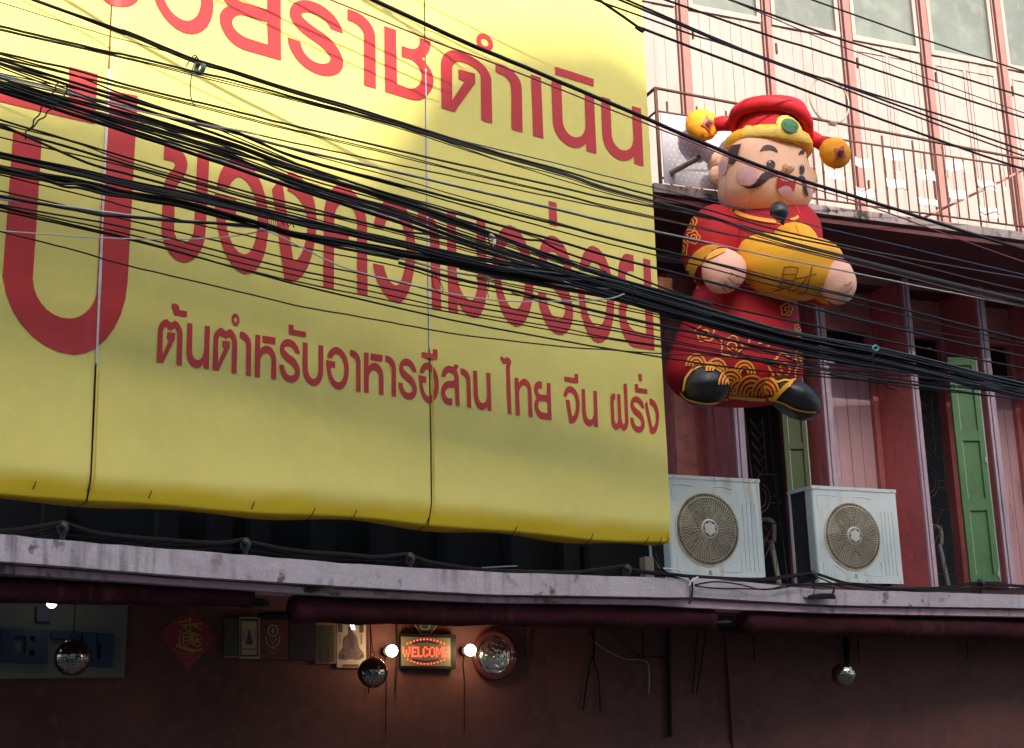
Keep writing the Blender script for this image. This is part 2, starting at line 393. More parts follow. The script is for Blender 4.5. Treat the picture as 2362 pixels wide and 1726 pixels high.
# perforated sheet at the left end
perf = mat('perforated_sheet_steel', (.38,.36,.42), .6, var=.2, vs=4, streak=.4)
u1 = BZ(1712, 300, OR)[0]; pz0, pz1 = zt1+.03, zr2-.02
ps = MB().box(W, ua+.03, u1, pz0, pz1, OR+.012, OR+.02).build('perforated_panel', perf, rl)
m = MB(); rows, cols = 13, 22
for r in range(rows):
    for c in range(cols):
        u = ua+.09+c*.058+(r%2)*.029; z = pz0+.05+r*(pz1-pz0-.08)/rows
        if u > u1-.03: continue
        cc = W.at(u, z, OR+.0225); vs = [cc] + [cc+W.d*.0065*math.cos(a*math.pi/3)+W.up*.0065*math.sin(a*math.pi/3) for a in range(6)]
        m.add(vs, [(0,1+a,1+(a+1)%6) for a in range(6)])
o = m.build('perforation', mat('perforation_bright', (.8,.74,.72), .6), ps); o['kind'] = 'stuff'  # bright wall behind the holes painted as pale discs
# hoop tied to the rail, drain pipe, loose pole
rc = BZ(1913, 232, OR); cc = W.at(rc[0], rc[1], OR)
hoop = thing('metal_hoop', 'thin metal hoop tied upright to the top rail of the balcony', 'hoop', cc)
rr = (BZ(1957,232,OR)[0]-rc[0])
MB().tube([cc+W.d*rr*math.cos(a/40*2*math.pi)+W.up*rr*1.05*math.sin(a/40*2*math.pi) for a in range(41)], .010, 6).build('ring', mat('dull_wire', (.32,.24,.17), .5, metal=.4, var=.4, vs=20), hoop)
t = MB(); tp = W.at(BZ(1921, 285, OR)[0], BZ(1921,285,OR)[1], OR)
for k in range(7): t.tube([tp+W.d*(k*.012-.04)+(W.up*math.cos(a/8*2*math.pi)+W.n*math.sin(a/8*2*math.pi))*.024 for a in range(9)], .004, 4)
t.build('wire_tie', MATS['dull_wire'], hoop)
p0 = W.px(1548, 399, OB-.05); p1 = PD(1612, 364, p0.y-.42)
dp = thing('drain_pipe', 'short beige plastic drain pipe sticking out of the balcony edge by the sign', 'pipe', p0)
mm = mat('beige_pvc', (.36,.25,.2), .5, var=.2, vs=9)
MB().tube([p0, p1], .026, 14, caps=False).build('tube', mm, dp)
MB().tube([p0.lerp(p1,.02), p1-(p1-p0)*.03], .021, 14).build('bore', blackmatte, dp)
o = MB().tube([W.px(2134,501,OB-.2), W.px(2330,408,OB-.2), W.px(2420,360,OB-.2)], .014, 8).build('pole', mat('pink_pole', (.42,.16,.13), .6)); tag(o, 'slim salmon pole leaning inside the balcony railing at the right', 'pole')
# ---------------------------------------------------------------- concrete canopy over the shop
YL = [(57,8.05),(800,9.35),(1591,10.9),(2306,12.8)]
A5 = zoomer(40,1040,.339); A6 = zoomer(780,1040,.345); A3 = zoomer(1480,980,.3715)
top_px = [(57,1238),(243,1255),(447,1270.5),(800,1300),(1125,1319.5),(1560,1334),(1592,1336)]
bot_px = [(57,1299),(400,1327),(800,1353),(1125,1371),(1560,1378),(1590,1378)]
topR_px = [(1592,1334),(1606,1335),(1755,1346),(1889,1360),(2074,1364),(2305,1371)]
botR_px = [(1590,1377),(1926,1396),(2305,1402)]
low_top = [(57,1306),(400,1335),(800,1360),(1125,1377),(1591,1386),(1926,1402),(2305,1408)]
low_bot = [(57,1326),(800,1376),(1125,1390),(1560,1396),(1591,1402),(1926,1415),(2305,1422)]
cn = thing('concrete_canopy', 'long lilac plastered concrete canopy edge running above the shop front, stained and cracked', 'canopy', PD(1591,1380,10.9))
def band(name, x0, x1, tp, bt, dy, m, thick, tone=None, n=40):
    vs, fs = [], []
    for i in range(n+1):
        x = x0+(x1-x0)*i/n; Y = interp(YL, x)+dy
        a = PD(x, interp(tp, x), Y); b = PD(x, interp(bt, x), Y)
        wob = .006*noise.noise(Vector((x*.02, 0, dy))); a.z += wob+.004*noise.noise(Vector((x*.1,3,0))); b.z += .004*noise.noise(Vector((x*.08,7,0)))
        back = Vector((-.3, .95, 0))*thick
        vs += [a, b, a+back, b+back]
    for i in range(n):
        j = 4*i; k = j+4
        fs += [(j, j+1, k+1, k), (j+2, k+2, k+3, j+3), (j, k, k+2, j+2), (j+1, j+3, k+3, k+1)]
    fs += [(0,2,3,1), (4*n, 4*n+1, 4*n+3, 4*n+2)]
    return mesh(name, vs, fs, m, cn)
band('fascia', -420, 1590, top_px, bot_px, 0, ledge_m, .3)
band('fascia', 1593, 2800, topR_px, botR_px, .03, ledge_m, .3)
band('lower_moulding', -420, 2800, low_top, low_bot, .10, ledge2_m, .25)
band('groove', -420, 2800, [(x,y-12) for x,y in low_top], [(x,y+8) for x,y in low_top], .16, ledge2_m, .3)
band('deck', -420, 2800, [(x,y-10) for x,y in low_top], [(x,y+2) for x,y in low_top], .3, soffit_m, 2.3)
# moss clump and chipped plaster
Ym = interp(YL, 720)+.09; mm = MB()
for k in range(900):
    x = 664+random.random()*122; y = interp(low_bot,x)-2 - abs(random.gauss(0,.5))*15 - (8 if 690 < x < 760 else 0)*random.random()
    c = PD(x, y, Ym-.01-random.random()*.02); s_ = random.uniform(.004,.011); a = random.random()*6
    d1 = Vector((math.cos(a), random.uniform(-.6,.2), math.sin(a)))*s_; d2 = Vector((-math.sin(a), random.uniform(-.6,.2), math.cos(a)))*s_
    mm.add([c-d1, c+d2*.5, c+d1], [(0,1,2)])
o = mm.build('moss', mat('moss', (.05,.05,.022), .95, var=.6, vs=60)); tag(o, 'clump of dark moss growing on the lower canopy moulding left of centre', 'moss', kind='stuff')
# ---------------------------------------------------------------- left house, first floor (dark, behind the billboard)
WL = Plane(800, 12.9, 27, 1260)
hl = thing('shophouse', 'dark shuttered first floor of the shophouse behind and under the yellow billboard', 'building', WL.at(0,0,-1))
uL0, uL1 = WL.uv(-420,1260)[0], WL.uv(1700,1260)[0]
MB().box(WL, uL0, uL1, 2.7, 9.5, -.5, -.3).build('wall', mat('deep_shade_wall', (.003,.0035,.004), .9), hl)  # wall colour near black, holding the shade behind the billboard
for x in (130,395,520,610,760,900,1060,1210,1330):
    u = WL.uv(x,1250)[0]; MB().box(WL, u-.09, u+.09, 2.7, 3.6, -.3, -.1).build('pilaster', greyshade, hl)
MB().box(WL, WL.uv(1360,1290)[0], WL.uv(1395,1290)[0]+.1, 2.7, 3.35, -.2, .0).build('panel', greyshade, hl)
o = MB().box(W, W.uv(1488,1300,1.3)[0], W.uv(1508,1300,1.3)[0], 2.6, W.uv(1498,1284,1.3)[1], 1.2, 1.3).build('concrete_stub', mat('cream_concrete', (.30,.25,.18), .9, var=.3, dirt=1)); tag(o, 'short cream concrete post between billboard corner and air conditioner', 'post')
# ---------------------------------------------------------------- shop interior wall under the canopy
S = Plane(1000, 11.6, 24, 1480)
sp = thing('shop', 'salmon shop wall under the concrete canopy hung with pictures and lamps', 'building', S.at(0,0,-1))
s0, s1 = S.uv(-500,1480)[0], S.uv(2900,1480)[0]
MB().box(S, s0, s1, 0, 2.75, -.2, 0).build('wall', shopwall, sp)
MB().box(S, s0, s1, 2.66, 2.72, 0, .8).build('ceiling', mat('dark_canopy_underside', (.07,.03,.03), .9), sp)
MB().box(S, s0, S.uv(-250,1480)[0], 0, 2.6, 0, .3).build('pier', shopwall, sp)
MB().box(S, s0, s1, .0, .12, .002, .03).build('skirting', soffit_m, sp)
for x in (1672, 2420):
    u = S.uv(x,1480)[0]; MB().box(S, u, u+.03, 0, 2.6, .0, .03).build('conduit', soffit_m, sp)
# ---------------------------------------------------------------- rolled awnings
awn = mat('plum_awning_canvas', (.045,.008,.013), .9, spec=.15, var=.55, vs=4, bump=.6, bs=20, streak=.3, streakcol=(.14,.05,.05))
def awning(x0, x1, yb, r, label, shaft, spiral=False, dy=.25):
    a = PD(x0, interp(yb,x0), interp(YL,x0)+dy); t = thing('rolled_awning', label, 'awning', a, 'rolled awnings under the canopy')
    pts = []; n = 14
    for i in range(n+1):
        x = x0+(x1-x0)*i/n; p = PD(x, interp(yb,x), interp(YL,x)+dy); p.z += r+.006*math.sin(i*2.1); pts.append(p)
    mb = MB(); N_ = 60; full = catmull(pts, 4)
    mb.tube(full, [r*(1+.03*math.sin(i*.9)+.02*math.sin(i*2.3)) for i in range(len(full))], 20)
    mb.build('roll', awn, t, smooth=True)
    v2 = MB(); q = [p+Vector((0,.05,0)) for p in pts]
    vs = [x_ for p in q for x_ in (p, p+Vector((0,0,.16)))]; v2.add(vs, [(2*i,2*i+2,2*i+3,2*i+1) for i in range(n)]).build('hanging_canvas', awn, t)
    (ax, ay), (bx, by) = shaft
    Y = interp(YL, ax)+dy; e = MB(); P0, P1 = PD(ax,ay,Y), PD(bx,by,Y); e.tube([P0, P1], .016, 8); e.build('shaft', black, t)
    if spiral: MB().tube([P0.lerp(P1,i/60)+Vector((0,math.cos(i*.7)*.026,math.sin(i*.7)*.026)) for i in range(61)], .007, 5).build('spring', black, t)
    else: MB().tube([P0.lerp(P1,.3), P0.lerp(P1,.85)], .026, 10).build('gear_box', black, t)
    return t
awning(-420, 579, [(57,1391),(579,1402)], .062, 'plum rolled awning at the left above the white letter board', ((560,1388),(622,1391)))
awning(672, 1640, [(672,1437),(780,1439),(1560,1451),(1640,1453)], .085, 'longest rolled awning, over the picture frames and the welcome sign', ((690,1421),(594,1420)))
awning(1714, 2800, [(1714,1462),(2306,1475)], .085, 'dusty plum rolled awning at the right below the floodlight', ((1730,1452),(1658,1451)), True)
o = MB().tube([PD(1640,1438,11.3), PD(1686,1437,11.3)], .016, 8).tube([PD(1655,1438,11.3), PD(1684,1437,11.3)], .026, 8).build('awning_crank', black); tag(o, 'black awning end bearing between the two right hand awnings', 'bearing')
# ---------------------------------------------------------------- things on the shop wall
S1 = S.shifted(.004)
def slab(name, q, m, parent, o0, o1, zz=None):
    z = zz or (lambda a,b: (a,b)); return MB().quadbox(S, [S.uv(*z(*p)) for p in q], o0, o1).build(name, m, parent)
def flat(name, polys, m, parent, off, P=None, z=None, step=0):
    P = P or S; z = z or (lambda a,b:(a,b))
    pl = [[P.uv(*z(*p), off) for p in po] for po in polys]; v, f = fill(pl, step)
    return mesh(name, [P.at(a,b,off) for a,b in v], f, m, parent)
ZB = zoomer(50,1370,.11942)
board = thing('letter_board', 'white board with big navy block letters behind the largest mirror ball', 'sign', S.px(170,1470))
wb = mat('offwhite_board', (.12,.135,.11), .6, var=.15, vs=2)
slab('panel', [(-300,1388),(294,1397),(285,1563),(-300,1570)], wb, board, 0, .03)
navy = mat('navy_letter', (.004,.018,.05), .5)
def block(poly, name='letter', o0=.03, o1=.1):
    pl = [S.uv(*ZB(*p)) for p in poly[0]]; v, f = fill([pl]+[[S.uv(*ZB(*p)) for p in h] for h in poly[1:]], 0)
    n = len(v); vs = [S.at(a,b,o1) for a,b in v]+[S.at(a,b,o0) for a,b in v]; fs = list(f)
    for lp in poly:
        pp = [S.uv(*ZB(*p)) for p in lp]; k = len(vs); vs += [S.at(a,b,o1) for a,b in pp]+[S.at(a,b,o0) for a,b in pp]; m_ = len(pp)
        fs += [(k+i, k+(i+1)%m_, k+m_+(i+1)%m_, k+m_+i) for i in range(m_)]
    return mesh(name, vs, fs, navy, board)
block([[(-420,675),(500,715),(470,1365),(-420,1330)],[(-150,820),(-150,1150),(60,1180),(60,830)],[(135,830),(238,835),(232,950),(150,948)],[(120,1100),(230,1105),(215,1212),(112,1205)]])
block([[(545,720),(1085,745),(1050,1370),(830,1360),(850,895),(545,880)]])
block([[(1140,760),(1400,772),(1415,1240),(1440,1270),(1475,1255),(1495,955),(1420,945),(1422,775),(1750,800),(1710,1430),(1285,1412),(1200,1050),(1150,950)]])
block([[(270,260),(540,270),(525,560),(260,550)]], 'dot_block')
lamp_glare_w = mat('white_lamp_glow', (1,1,1), .5, emit=(1,.98,.95), es=4)
o = MB().ell(S.px(119.5,1391,.5), S.d*.036, S.n*.036, S.up*.036, 16, 10).build('globe_bulb', lamp_glare_w); tag(o, 'small white bulb just below the left awning over the letter board', 'lamp')
# diamond poster
ZD2 = zoomer(360,1370,.22114)
red_d = mat('red_poster_paper', (.215,.016,.016), .55, var=.15, vs=6); gold = mat('gold_print', (.30,.21,.03), .45); goldd = mat('dull_gold_print', (.15,.08,.035), .5)
pd = thing('diamond_poster', 'red diamond shaped lucky poster with gold brush characters', 'poster', S.px(436,1475))
flat('paper', [[(375,130),(655,470),(318,810),(30,400)]], red_d, pd, .006, z=ZD2)
strokes = [[(240,300),(300,285),(360,270),(365,250)],[(250,330),(490,310)],[(350,255),(360,400)],[(290,340),(340,400),(280,410)],[(380,330),(470,370)],[(300,310),(320,380)],[(400,300),(440,350)],
 [(230,390),(270,400)],[(250,430),(240,480),(260,530)],[(280,410),(285,530)],[(285,415),(350,420),(345,520)],[(285,450),(345,455)],[(285,485),(345,490)],[(330,520),(300,545)],[(370,400),(375,540)],[(380,420),(460,430)],[(400,400),(390,480),(470,470)],[(400,500),(450,500),(455,540),(400,535),(400,500)],[(420,440),(430,490)],
 [(205,530),(300,560),(400,590),(485,575)],[(215,545),(330,585),(400,605)]]
for q in strokes: flat('brush_stroke', [stroke([ZD2(*p) for p in (catmull(q,4) if len(q) > 2 else q)], 16*.221)], gold, pd, .009)
for q in ([(310,180),(340,160),(365,185)],[(385,165),(430,190),(420,210)],[(220,610),(300,620),(390,630)],[(280,660),(330,650),(390,680),(340,740),(290,700)],[(110,380),(150,340),(140,400)],[(520,380),(560,420),(530,540)],[(545,400),(590,450)]):
    flat('brush_stroke', [stroke([ZD2(*p) for p in catmull(q,4)], 10*.221)], goldd, pd, .009)
# picture row
dk = mat('dark_print', (.05,.035,.03), .6); cream = mat('cream_print', (.34,.26,.14), .6, var=.15, vs=20); maro = mat('maroon_print', (.10,.018,.02), .5, var=.2, vs=9)
paleprint = mat('pale_print', (.30,.26,.23), .6); goldf = mat('dull_gold_frame', (.22,.14,.07), .4); green_d = mat('dark_green_print', (.035,.05,.035), .6, var=.5, vs=25)
def frame(x0,y0,x1,y1, label, body, border, mk, bw=8):
    t = thing('framed_picture', label, 'picture', S.px(*ZD2((x0+x1)/2,y1)), 'pictures in a row on the shop wall')
    sk = .012
    q = [(x0,y0),(x1,y0+(x1-x0)*sk),(x1,y1+(x1-x0)*sk),(x0,y1)]; slab('backing', [ZD2(*p) for p in q], border, t, 0, .025)
    q2 = [(x0+bw,y0+bw),(x1-bw,y0+bw+(x1-x0)*sk),(x1-bw,y1-bw+(x1-x0)*sk),(x0+bw,y1-bw)]; flat('print', [q2], body, t, .028, z=ZD2)
    for nm, m, polys in mk: flat(nm, polys, m, t, .031, z=ZD2)
    return t
rc_ = lambda a,b,c,d: [(a,b),(c,b),(c,d),(a,d)]
frame(700,255,862,662,'dark green patterned picture, first of the row right of the red diamond',green_d,green_d,[('motif',dk,[ellipse(780,430,45,120)]),('edge_strip',cream,[rc_(702,655,850,662)])])
frame(862,242,1082,676,'cream certificate with a green leafy border and a small temple spire',cream,cream,[('border_motif',green_d,[rc_(878,262,1066,655),rc_(892,285,1052,635)]),('spire',green_d,[[(973,360),(988,400),(992,440),(1010,500),(1010,530),(935,530),(935,500),(955,440),(958,400)]]),('caption',dk,[rc_(900+i*24,568,916+i*24,584) for i in range(6)]),('side_text',dk,[rc_(903,400+i*16,913,410+i*16) for i in range(5)]+[rc_(1030,390+i*16,1040,400+i*16) for i in range(5)]),('flourish',green_d,[ellipse(900+i*24,643,9,12,n=8) for i in range(7)]+[ellipse(895+i*25,272,10,8,n=8) for i in range(7)])])
frame(1085,262,1378,690,'maroon picture with a pale round emblem over a flower',maro,maro,[('emblem',paleprint,[ellipse(1220,385,56,64),ellipse(1220,385,44,52)]),('emblem_core',paleprint,[ellipse(1218,385,12,30,n=12)]),('flower',paleprint,[stroke(catmull([(1145,440),(1160,520),(1215,560),(1275,520),(1292,440)],4),9),stroke([(1175,450),(1215,520)],6),stroke([(1265,450),(1218,520)],6)]),('caption',paleprint,[rc_(1180+i*15,612,1190+i*15,620) for i in range(5)]),('crumbs',paleprint,[ellipse(1180+(i*37%80),545+(i*23%50),4,4,n=6) for i in range(16)])],4)
frame(1385,285,1652,692,'darkest unlit picture in the row with faint lettering',mat('near_black_print',(.022,.016,.018),.4),mat('near_black_print',(.022,.016,.018),.4),[('faint_text',maro,[rc_(1450+i*22,395,1464+i*22,405) for i in range(6)]+[rc_(1445+i*22,440,1459+i*22,452) for i in range(7)])])  # near-black print with faint maroon lettering
frame(1655,305,1878,728,'dark picture in a narrow brown frame with a square seal at its foot',dk,goldf,[('seal',green_d,[rc_(1715,550,1812,720),rc_(1724,560,1803,710)]),('seal_mark',green_d,[stroke([(1735,580),(1790,600),(1740,640),(1795,670)],10),stroke([(1740,690),(1795,690)],9)]),('figure',green_d,[ellipse(1765,440,60,90)])],22)
frame(1880,300,2180,772,'pale poster of an old seated monk with folded legs, last of the row',mat('grey_cream_print',(.36,.32,.26),.5,var=.1,vs=10),paleprint,[
 ('monk_body',mat('plum_print',(.11,.065,.10),.6,var=.5,vs=30),[closed([(2010,350),(2040,340),(2055,400),(2100,460),(2120,560),(2160,610),(2165,670),(2100,690),(2040,680),(1960,690),(1910,670),(1920,610),(1955,560),(1960,470),(2010,420)],3)]),
 ('monk_robe_light',mat('tan_print',(.26,.2,.15),.6),[closed([(2020,440),(2060,460),(2065,560),(2040,600),(2015,540)],3),ellipse(2145,640,22,26,n=10),ellipse(1945,650,28,22,n=10)]),
 ('side_text',dk,[rc_(2137,425+i*22,2150,440+i*22) for i in range(5)]+[rc_(1915,425+i*22,1925,438+i*22) for i in range(5)]),
 ('label_bar',maro,[path([(1960,735),(2100,735),(2115,735,2115,748),(2115,762,2100,762),(1960,762),(1945,762,1945,748),(1945,735,1960,735)],3)]),
 ('corner_block',dk,[rc_(1902,318,1945,402)]),('corner_block',dk,[rc_(2125,318,2165,405)]),
 ('glare',lamp_glare_w,[stroke([(2030,318),(2045,375)],7),stroke([(2052,318),(2065,345),(2068,375)],9)])],6)  # glare on the poster drawn as glowing strokes
# welcome sign
Z4 = zoomer(820,1420,.16807)
ws = thing('led_welcome_sign', 'small black framed LED sign glowing red WELCOME between two round bulbs', 'sign', S.px(980,1545))
slab('frame', [Z4(*p) for p in [(580,258),(1335,272),(1332,742),(576,722)]], black, ws, .02, .075)
flat('face', [[(622,290),(1303,308),(1307,697),(627,690)]], mat('olive_face', (.11,.11,.06), .4), ws, .077, z=Z4)
flat('dark_bar', [stroke(catmull([(785,380),(960,355),(1145,385)],8), 32)], navy, ws, .079, z=Z4)
flat('dark_bar', [stroke(catmull([(785,605),(960,635),(1145,610)],8), 32)], navy, ws, .079, z=Z4)
FT = {'W':["10001","10001","10101","10101","10101","01010","01010"],'E':["1111","1000","1000","1110","1000","1000","1111"],'L':["1000","1000","1000","1000","1000","1000","1111"],'C':["0110","1001","1000","1000","1000","1001","0110"],'O':["0110","1001","1001","1001","1001","1001","0110"],'M':["10001","11011","11011","10101","10101","10001","10001"]}
led = mat('red_led', (1,.1,.05), .4, emit=(1,.035,.02), es=2.2)
leds = []
for ch, xa, xb in (('W',660,745),('E',783,838),('L',862,912),('C',935,990),('O',1020,1085),('M',1112,1188),('E',1208,1270)):
    g = FT[ch]; nc = len(g[0])
    for r in range(7):
        for c in range(nc):
            if g[r][c] == '1': leds.append((xa+(xb-xa)*c/(nc-1), 440+r*19.5+(xa-650)*.006))
for i in range(12): a = i/11; leds.append((712+a*505, 385-math.sin(a*math.pi)*58)); leds.append((718+a*500, 608+math.sin(a*math.pi)*58))
mb = MB()
for x, y in leds: mb.ell(S.px(*Z4(x,y), .08), S.d*.006, S.n*.005, S.up*.006, 6, 4)
o = mb.build('led_dots', led, ws); o['kind'] = 'stuff'
# round bulbs with sockets
warm = mat('warm_bulb_glow', (1,.8,.5), .5, emit=(1,.80,.50), es=9)
for x, y, lb in ((904,1501.5,'round glowing bulb left of the welcome sign'),(1085,1500,'round glowing bulb right of the welcome sign by the clock')):
    c = S.px(x, y, .13); t = thing('globe_lamp', lb, 'lamp', S.px(x-16, y, .0), 'round bulbs on the shop wall')
    MB().ell(c, S.d*.046, S.n*.046, S.up*.046, 20, 12).build('bulb', warm, t, True)
    MB().tube([S.px(x-18,y+3,0), S.px(x-10,y+1,.09)], .034, 12).build('socket', black, t)
    MB().tube([S.px(x-14,y+12,.01), S.px(x-17,y+30,.01), S.px(x-13,y+75,.01), S.px(x-14,y+190,.01)], .004, 5).build('flex', black, t)
    L_ = bpy.data.lights.new('bulb_light', 'POINT'); L_.energy = 1.7; L_.color = (1,.62,.30); L_.shadow_soft_size = .05
    lo = bpy.data.objects.new('bulb_light', L_); C.objects.link(lo); lo.parent = t; lo.location = S.px(x,y,.24)-t.location
# clock / round dish
ck = thing('round_wall_plate', 'round embossed silver plate in a dark wooden ring right of the bulbs', 'plate', S.px(1141,1540))
cc = S.px(1141,1511,.0); RX = .172;
ring = []
MB().tube([S.px(1141,1511,.04)+S.d*RX*.98*math.cos(a/48*2*math.pi)+S.up*RX*1.04*math.sin(a/48*2*math.pi) for a in range(49)], .026, 10).build('wooden_ring', mat('dark_varnished_wood', (.05,.012,.01), .2, coat=.5), ck, True)
silver = mat('embossed_silver', (.55,.52,.45), .18, metal=1, bump=.5, bs=18)
vs, fs = [S.px(1141,1511,.075)], []; NR, NA = 12, 40
for r in range(1, NR+1):
    for a in range(NA):
        rr_ = r/NR*RX*.93; bump_ = .012*math.sin(r*1.9+math.sin(a*.9)*1.5)*(r/NR)+.008*noise.noise(Vector((r*1.3,a*.6,0)))
        vs.append(S.px(1141,1511,.07-.05*(r/NR)**2+bump_)+S.d*rr_*math.cos(a/NA*2*math.pi)+S.up*rr_*1.04*math.sin(a/NA*2*math.pi))
fs = [(0,1+a,1+(a+1)%NA) for a in range(NA)] + [(1+(r-1)*NA+a, 1+r*NA+a, 1+r*NA+(a+1)%NA, 1+(r-1)*NA+(a+1)%NA) for r in range(1,NR) for a in range(NA)]
mesh('silver_dish', vs, fs, silver, ck, True)
# octagonal plaque behind the awning
oc = thing('octagonal_plaque', 'dark octagonal plaque with a thin gold edge half hidden above the welcome sign', 'plaque', S.px(983,1450))
O8 = [(760,60),(820,150),(893,258),(1035,262),(1115,155),(1160,60),(1110,-30),(820,-40)]
slab_ = MB(); flat('gold_edge', [O8], mat('gold_line', (.6,.38,.1), .35, metal=.6), oc, .03, z=Z4)
flat('panel', [[(960+(x-960)*.88, 110+(y-110)*.9) for x,y in O8]], green_d, oc, .034, z=Z4)
flat('emblem', [ellipse(955,150,70,50), ellipse(955,150,55,36)], paleprint, oc, .037, z=Z4)
# ---------------------------------------------------------------- mirror balls
tile_m = mat('mirror_tiles', (.30,.27,.24), .08, metal=1); core_m = mat('mirror_ball_core', (.01,.01,.01), .7)
def mirror_ball(x, y, rpx, Y, label, wx, wy):
    c = PD(x, y, Y); r = rpx/FPX*Y*1.0; t = thing('mirror_ball', label, 'mirror ball', c, 'mirror balls hanging under the canopy')
    MB().ell(c, Vector((r*.985,0,0)), Vector((0,r*.985,0)), Vector((0,0,r*.985)), 30, 18).build('core', core_m, t)
    m = MB(); nl = 20
    for j in range(nl):
        th0, th1 = math.pi*(j+.06)/nl, math.pi*(j+.94)/nl; n = max(4, int(2*nl*math.sin((th0+th1)/2)))
        for i in range(n):
            a0, a1 = 2*math.pi*(i+.05)/n, 2*math.pi*(i+.95)/n; jit = Vector((random.gauss(0,.012) for _ in range(3)))*r
            f = lambda a, th: c+Vector((math.cos(a)*math.sin(th), math.sin(a)*math.sin(th), math.cos(th)))*r
            q = [f(a0,th0), f(a0,th1), f(a1,th1), f(a1,th0)]; q[random.randrange(4)] += jit; q[random.randrange(4)] += jit*.7
            m.add(q, [(0,1,2),(0,2,3)])
    o = m.build('mirror_tiles', tile_m, t); o['kind'] = 'stuff'
    top = c+Vector((0,0,r)); MB().tube([top+Vector((math.cos(a/12*6.283)*.015,0,.02+math.sin(a/12*6.283)*.018)) for a in range(13)], .003, 5).build('ring', black, t)
    MB().tube([top+Vector((0,0,.038)), PD(wx, wy, Y)], .0035, 5).build('wire', black, t)
mirror_ball(167.6, 1517.5, 40.5, 9.4, 'largest mirror ball in front of the navy letters', 174, 1385)
mirror_ball(860, 1552, 34, 10.5, 'mirror ball under the monk poster left of the bulbs', 853, 1430)
mirror_ball(1946, 1557, 27, 12.2, 'small mirror ball hanging at the right below the dusty awning', 1942, 1460)
# ---------------------------------------------------------------- loose wires and rods on the shop wall
wires = [('thin dark rod hanging on the salmon wall right of the silver plate',[(1210,1449),(1211,1521)],.006,black),('crossed dark flex on the salmon wall, near the centre right',[(1363,1452),(1371,1500),(1360,1535),(1345,1640)],.008,black),('second crossed dark flex leaning the other way',[(1371,1452),(1369,1520),(1380,1560),(1385,1640)],.007,black),
 ('pale cable looping across the salmon wall',[(1363,1475),(1395,1498),(1440,1520),(1487,1524),(1497,1545),(1497,1600)],.005,mat('grey_cable',(.16,.15,.15),.5)),('dark curved cable above the pale loop',[(1408,1452),(1440,1485),(1470,1510),(1478,1520)],.005,black),('upright dark rod by the pale loop',[(1483,1452),(1484,1523)],.008,black),('short crossbar on the upright rod',[(1484,1514),(1530,1516),(1533,1528)],.006,black),
 ('thick dark pipe on the wall by the first pier',[(1541,1452),(1546,1700)],.02,black),('thin rod leaning beside the thick pipe',[(1610,1452),(1597,1600)],.006,black),('second leaning rod beside the thick pipe',[(1630,1450),(1607,1600)],.006,black),('short dark rod under the dusty awning',[(1738,1465),(1740,1525)],.006,black),('rod right of the small mirror ball',[(1979,1473),(1982,1527)],.006,black),('short rod at the far right of the salmon wall',[(2230,1476),(2233,1520)],.006,black),
 ('thin cord hanging beside the monk poster',[(854,1440),(855,1530),(850,1600)],.005,black),('dark cord down the left edge of the welcome sign',[(913,1440),(914,1500),(910,1600)],.006,black),('black lamp pole above the small mirror ball',[(1953,1470),(1955,1530)],.028,black)]
for lb, pts, r, m in wires:
    o = MB().tube([S.px(*p, .03) for p in (catmull(pts,5) if len(pts) > 2 else pts)], r, 6).build('wall_cable' if 'able' in lb or 'flex' in lb or 'cord' in lb else 'rod', m)
    tag(o, lb, 'cable' if o.name.startswith('wall') else 'rod', 'loose cables and rods on the shop wall')
# sunlit patch of wall between billboard and inflatable, put in as an orange block
bs = mat('sunlit_orange_plaster', (.42,.16,.09), .9, var=.25, vs=6, bump=.8, bs=30)
o = MB().box(W, W.uv(1519,660,1.25)[0], W.uv(1551,660,1.25)[0], W.uv(1530,673,1.25)[1], W.uv(1530,640,1.25)[1], 1.0, 1.25).build('bracket_block', bs); tag(o, 'small orange plastered block between the billboard edge and the red robe', 'bracket')
# ---------------------------------------------------------------- billboard
B = Plane(1500, 11.6, 38, 600)
yellow = mat('yellow_banner_vinyl', (.70,.62,.16), .55, var=.07, vs=1.6, bump=.12, bs=160, spec=.35)
def hem_shade(m):                            # shade of the curled-under hem put into the colour as a darker strip
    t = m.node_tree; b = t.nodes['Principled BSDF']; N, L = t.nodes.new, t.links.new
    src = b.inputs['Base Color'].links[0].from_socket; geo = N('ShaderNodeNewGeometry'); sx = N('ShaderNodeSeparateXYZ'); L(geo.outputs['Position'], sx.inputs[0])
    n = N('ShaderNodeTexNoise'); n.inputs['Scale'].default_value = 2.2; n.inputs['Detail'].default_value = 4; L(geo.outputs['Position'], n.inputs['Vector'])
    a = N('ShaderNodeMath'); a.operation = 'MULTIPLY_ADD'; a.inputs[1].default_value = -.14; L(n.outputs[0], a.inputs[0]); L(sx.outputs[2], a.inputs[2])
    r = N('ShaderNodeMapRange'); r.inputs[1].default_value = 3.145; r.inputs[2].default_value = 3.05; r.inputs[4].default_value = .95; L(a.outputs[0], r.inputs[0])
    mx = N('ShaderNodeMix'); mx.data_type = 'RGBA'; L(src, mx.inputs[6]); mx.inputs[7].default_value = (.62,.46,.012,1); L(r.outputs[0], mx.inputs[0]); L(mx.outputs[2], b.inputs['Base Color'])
hem_shade(yellow)
redv = mat('red_banner_print', (.47,.028,.03), .5, var=.05, vs=2, spec=.35)
seamw = mat('grey_white_seam', (.62,.62,.62), .6, var=.3, vs=8)
UR_ = .082; ULB = B.uv(-330, 900)[0]; US1 = -4.818; US2 = -2.29
zbot = lambda u: 3.045+.010*math.sin(u*1.7)+.007*math.sin(u*4.1+1)
ZTB = 8.6
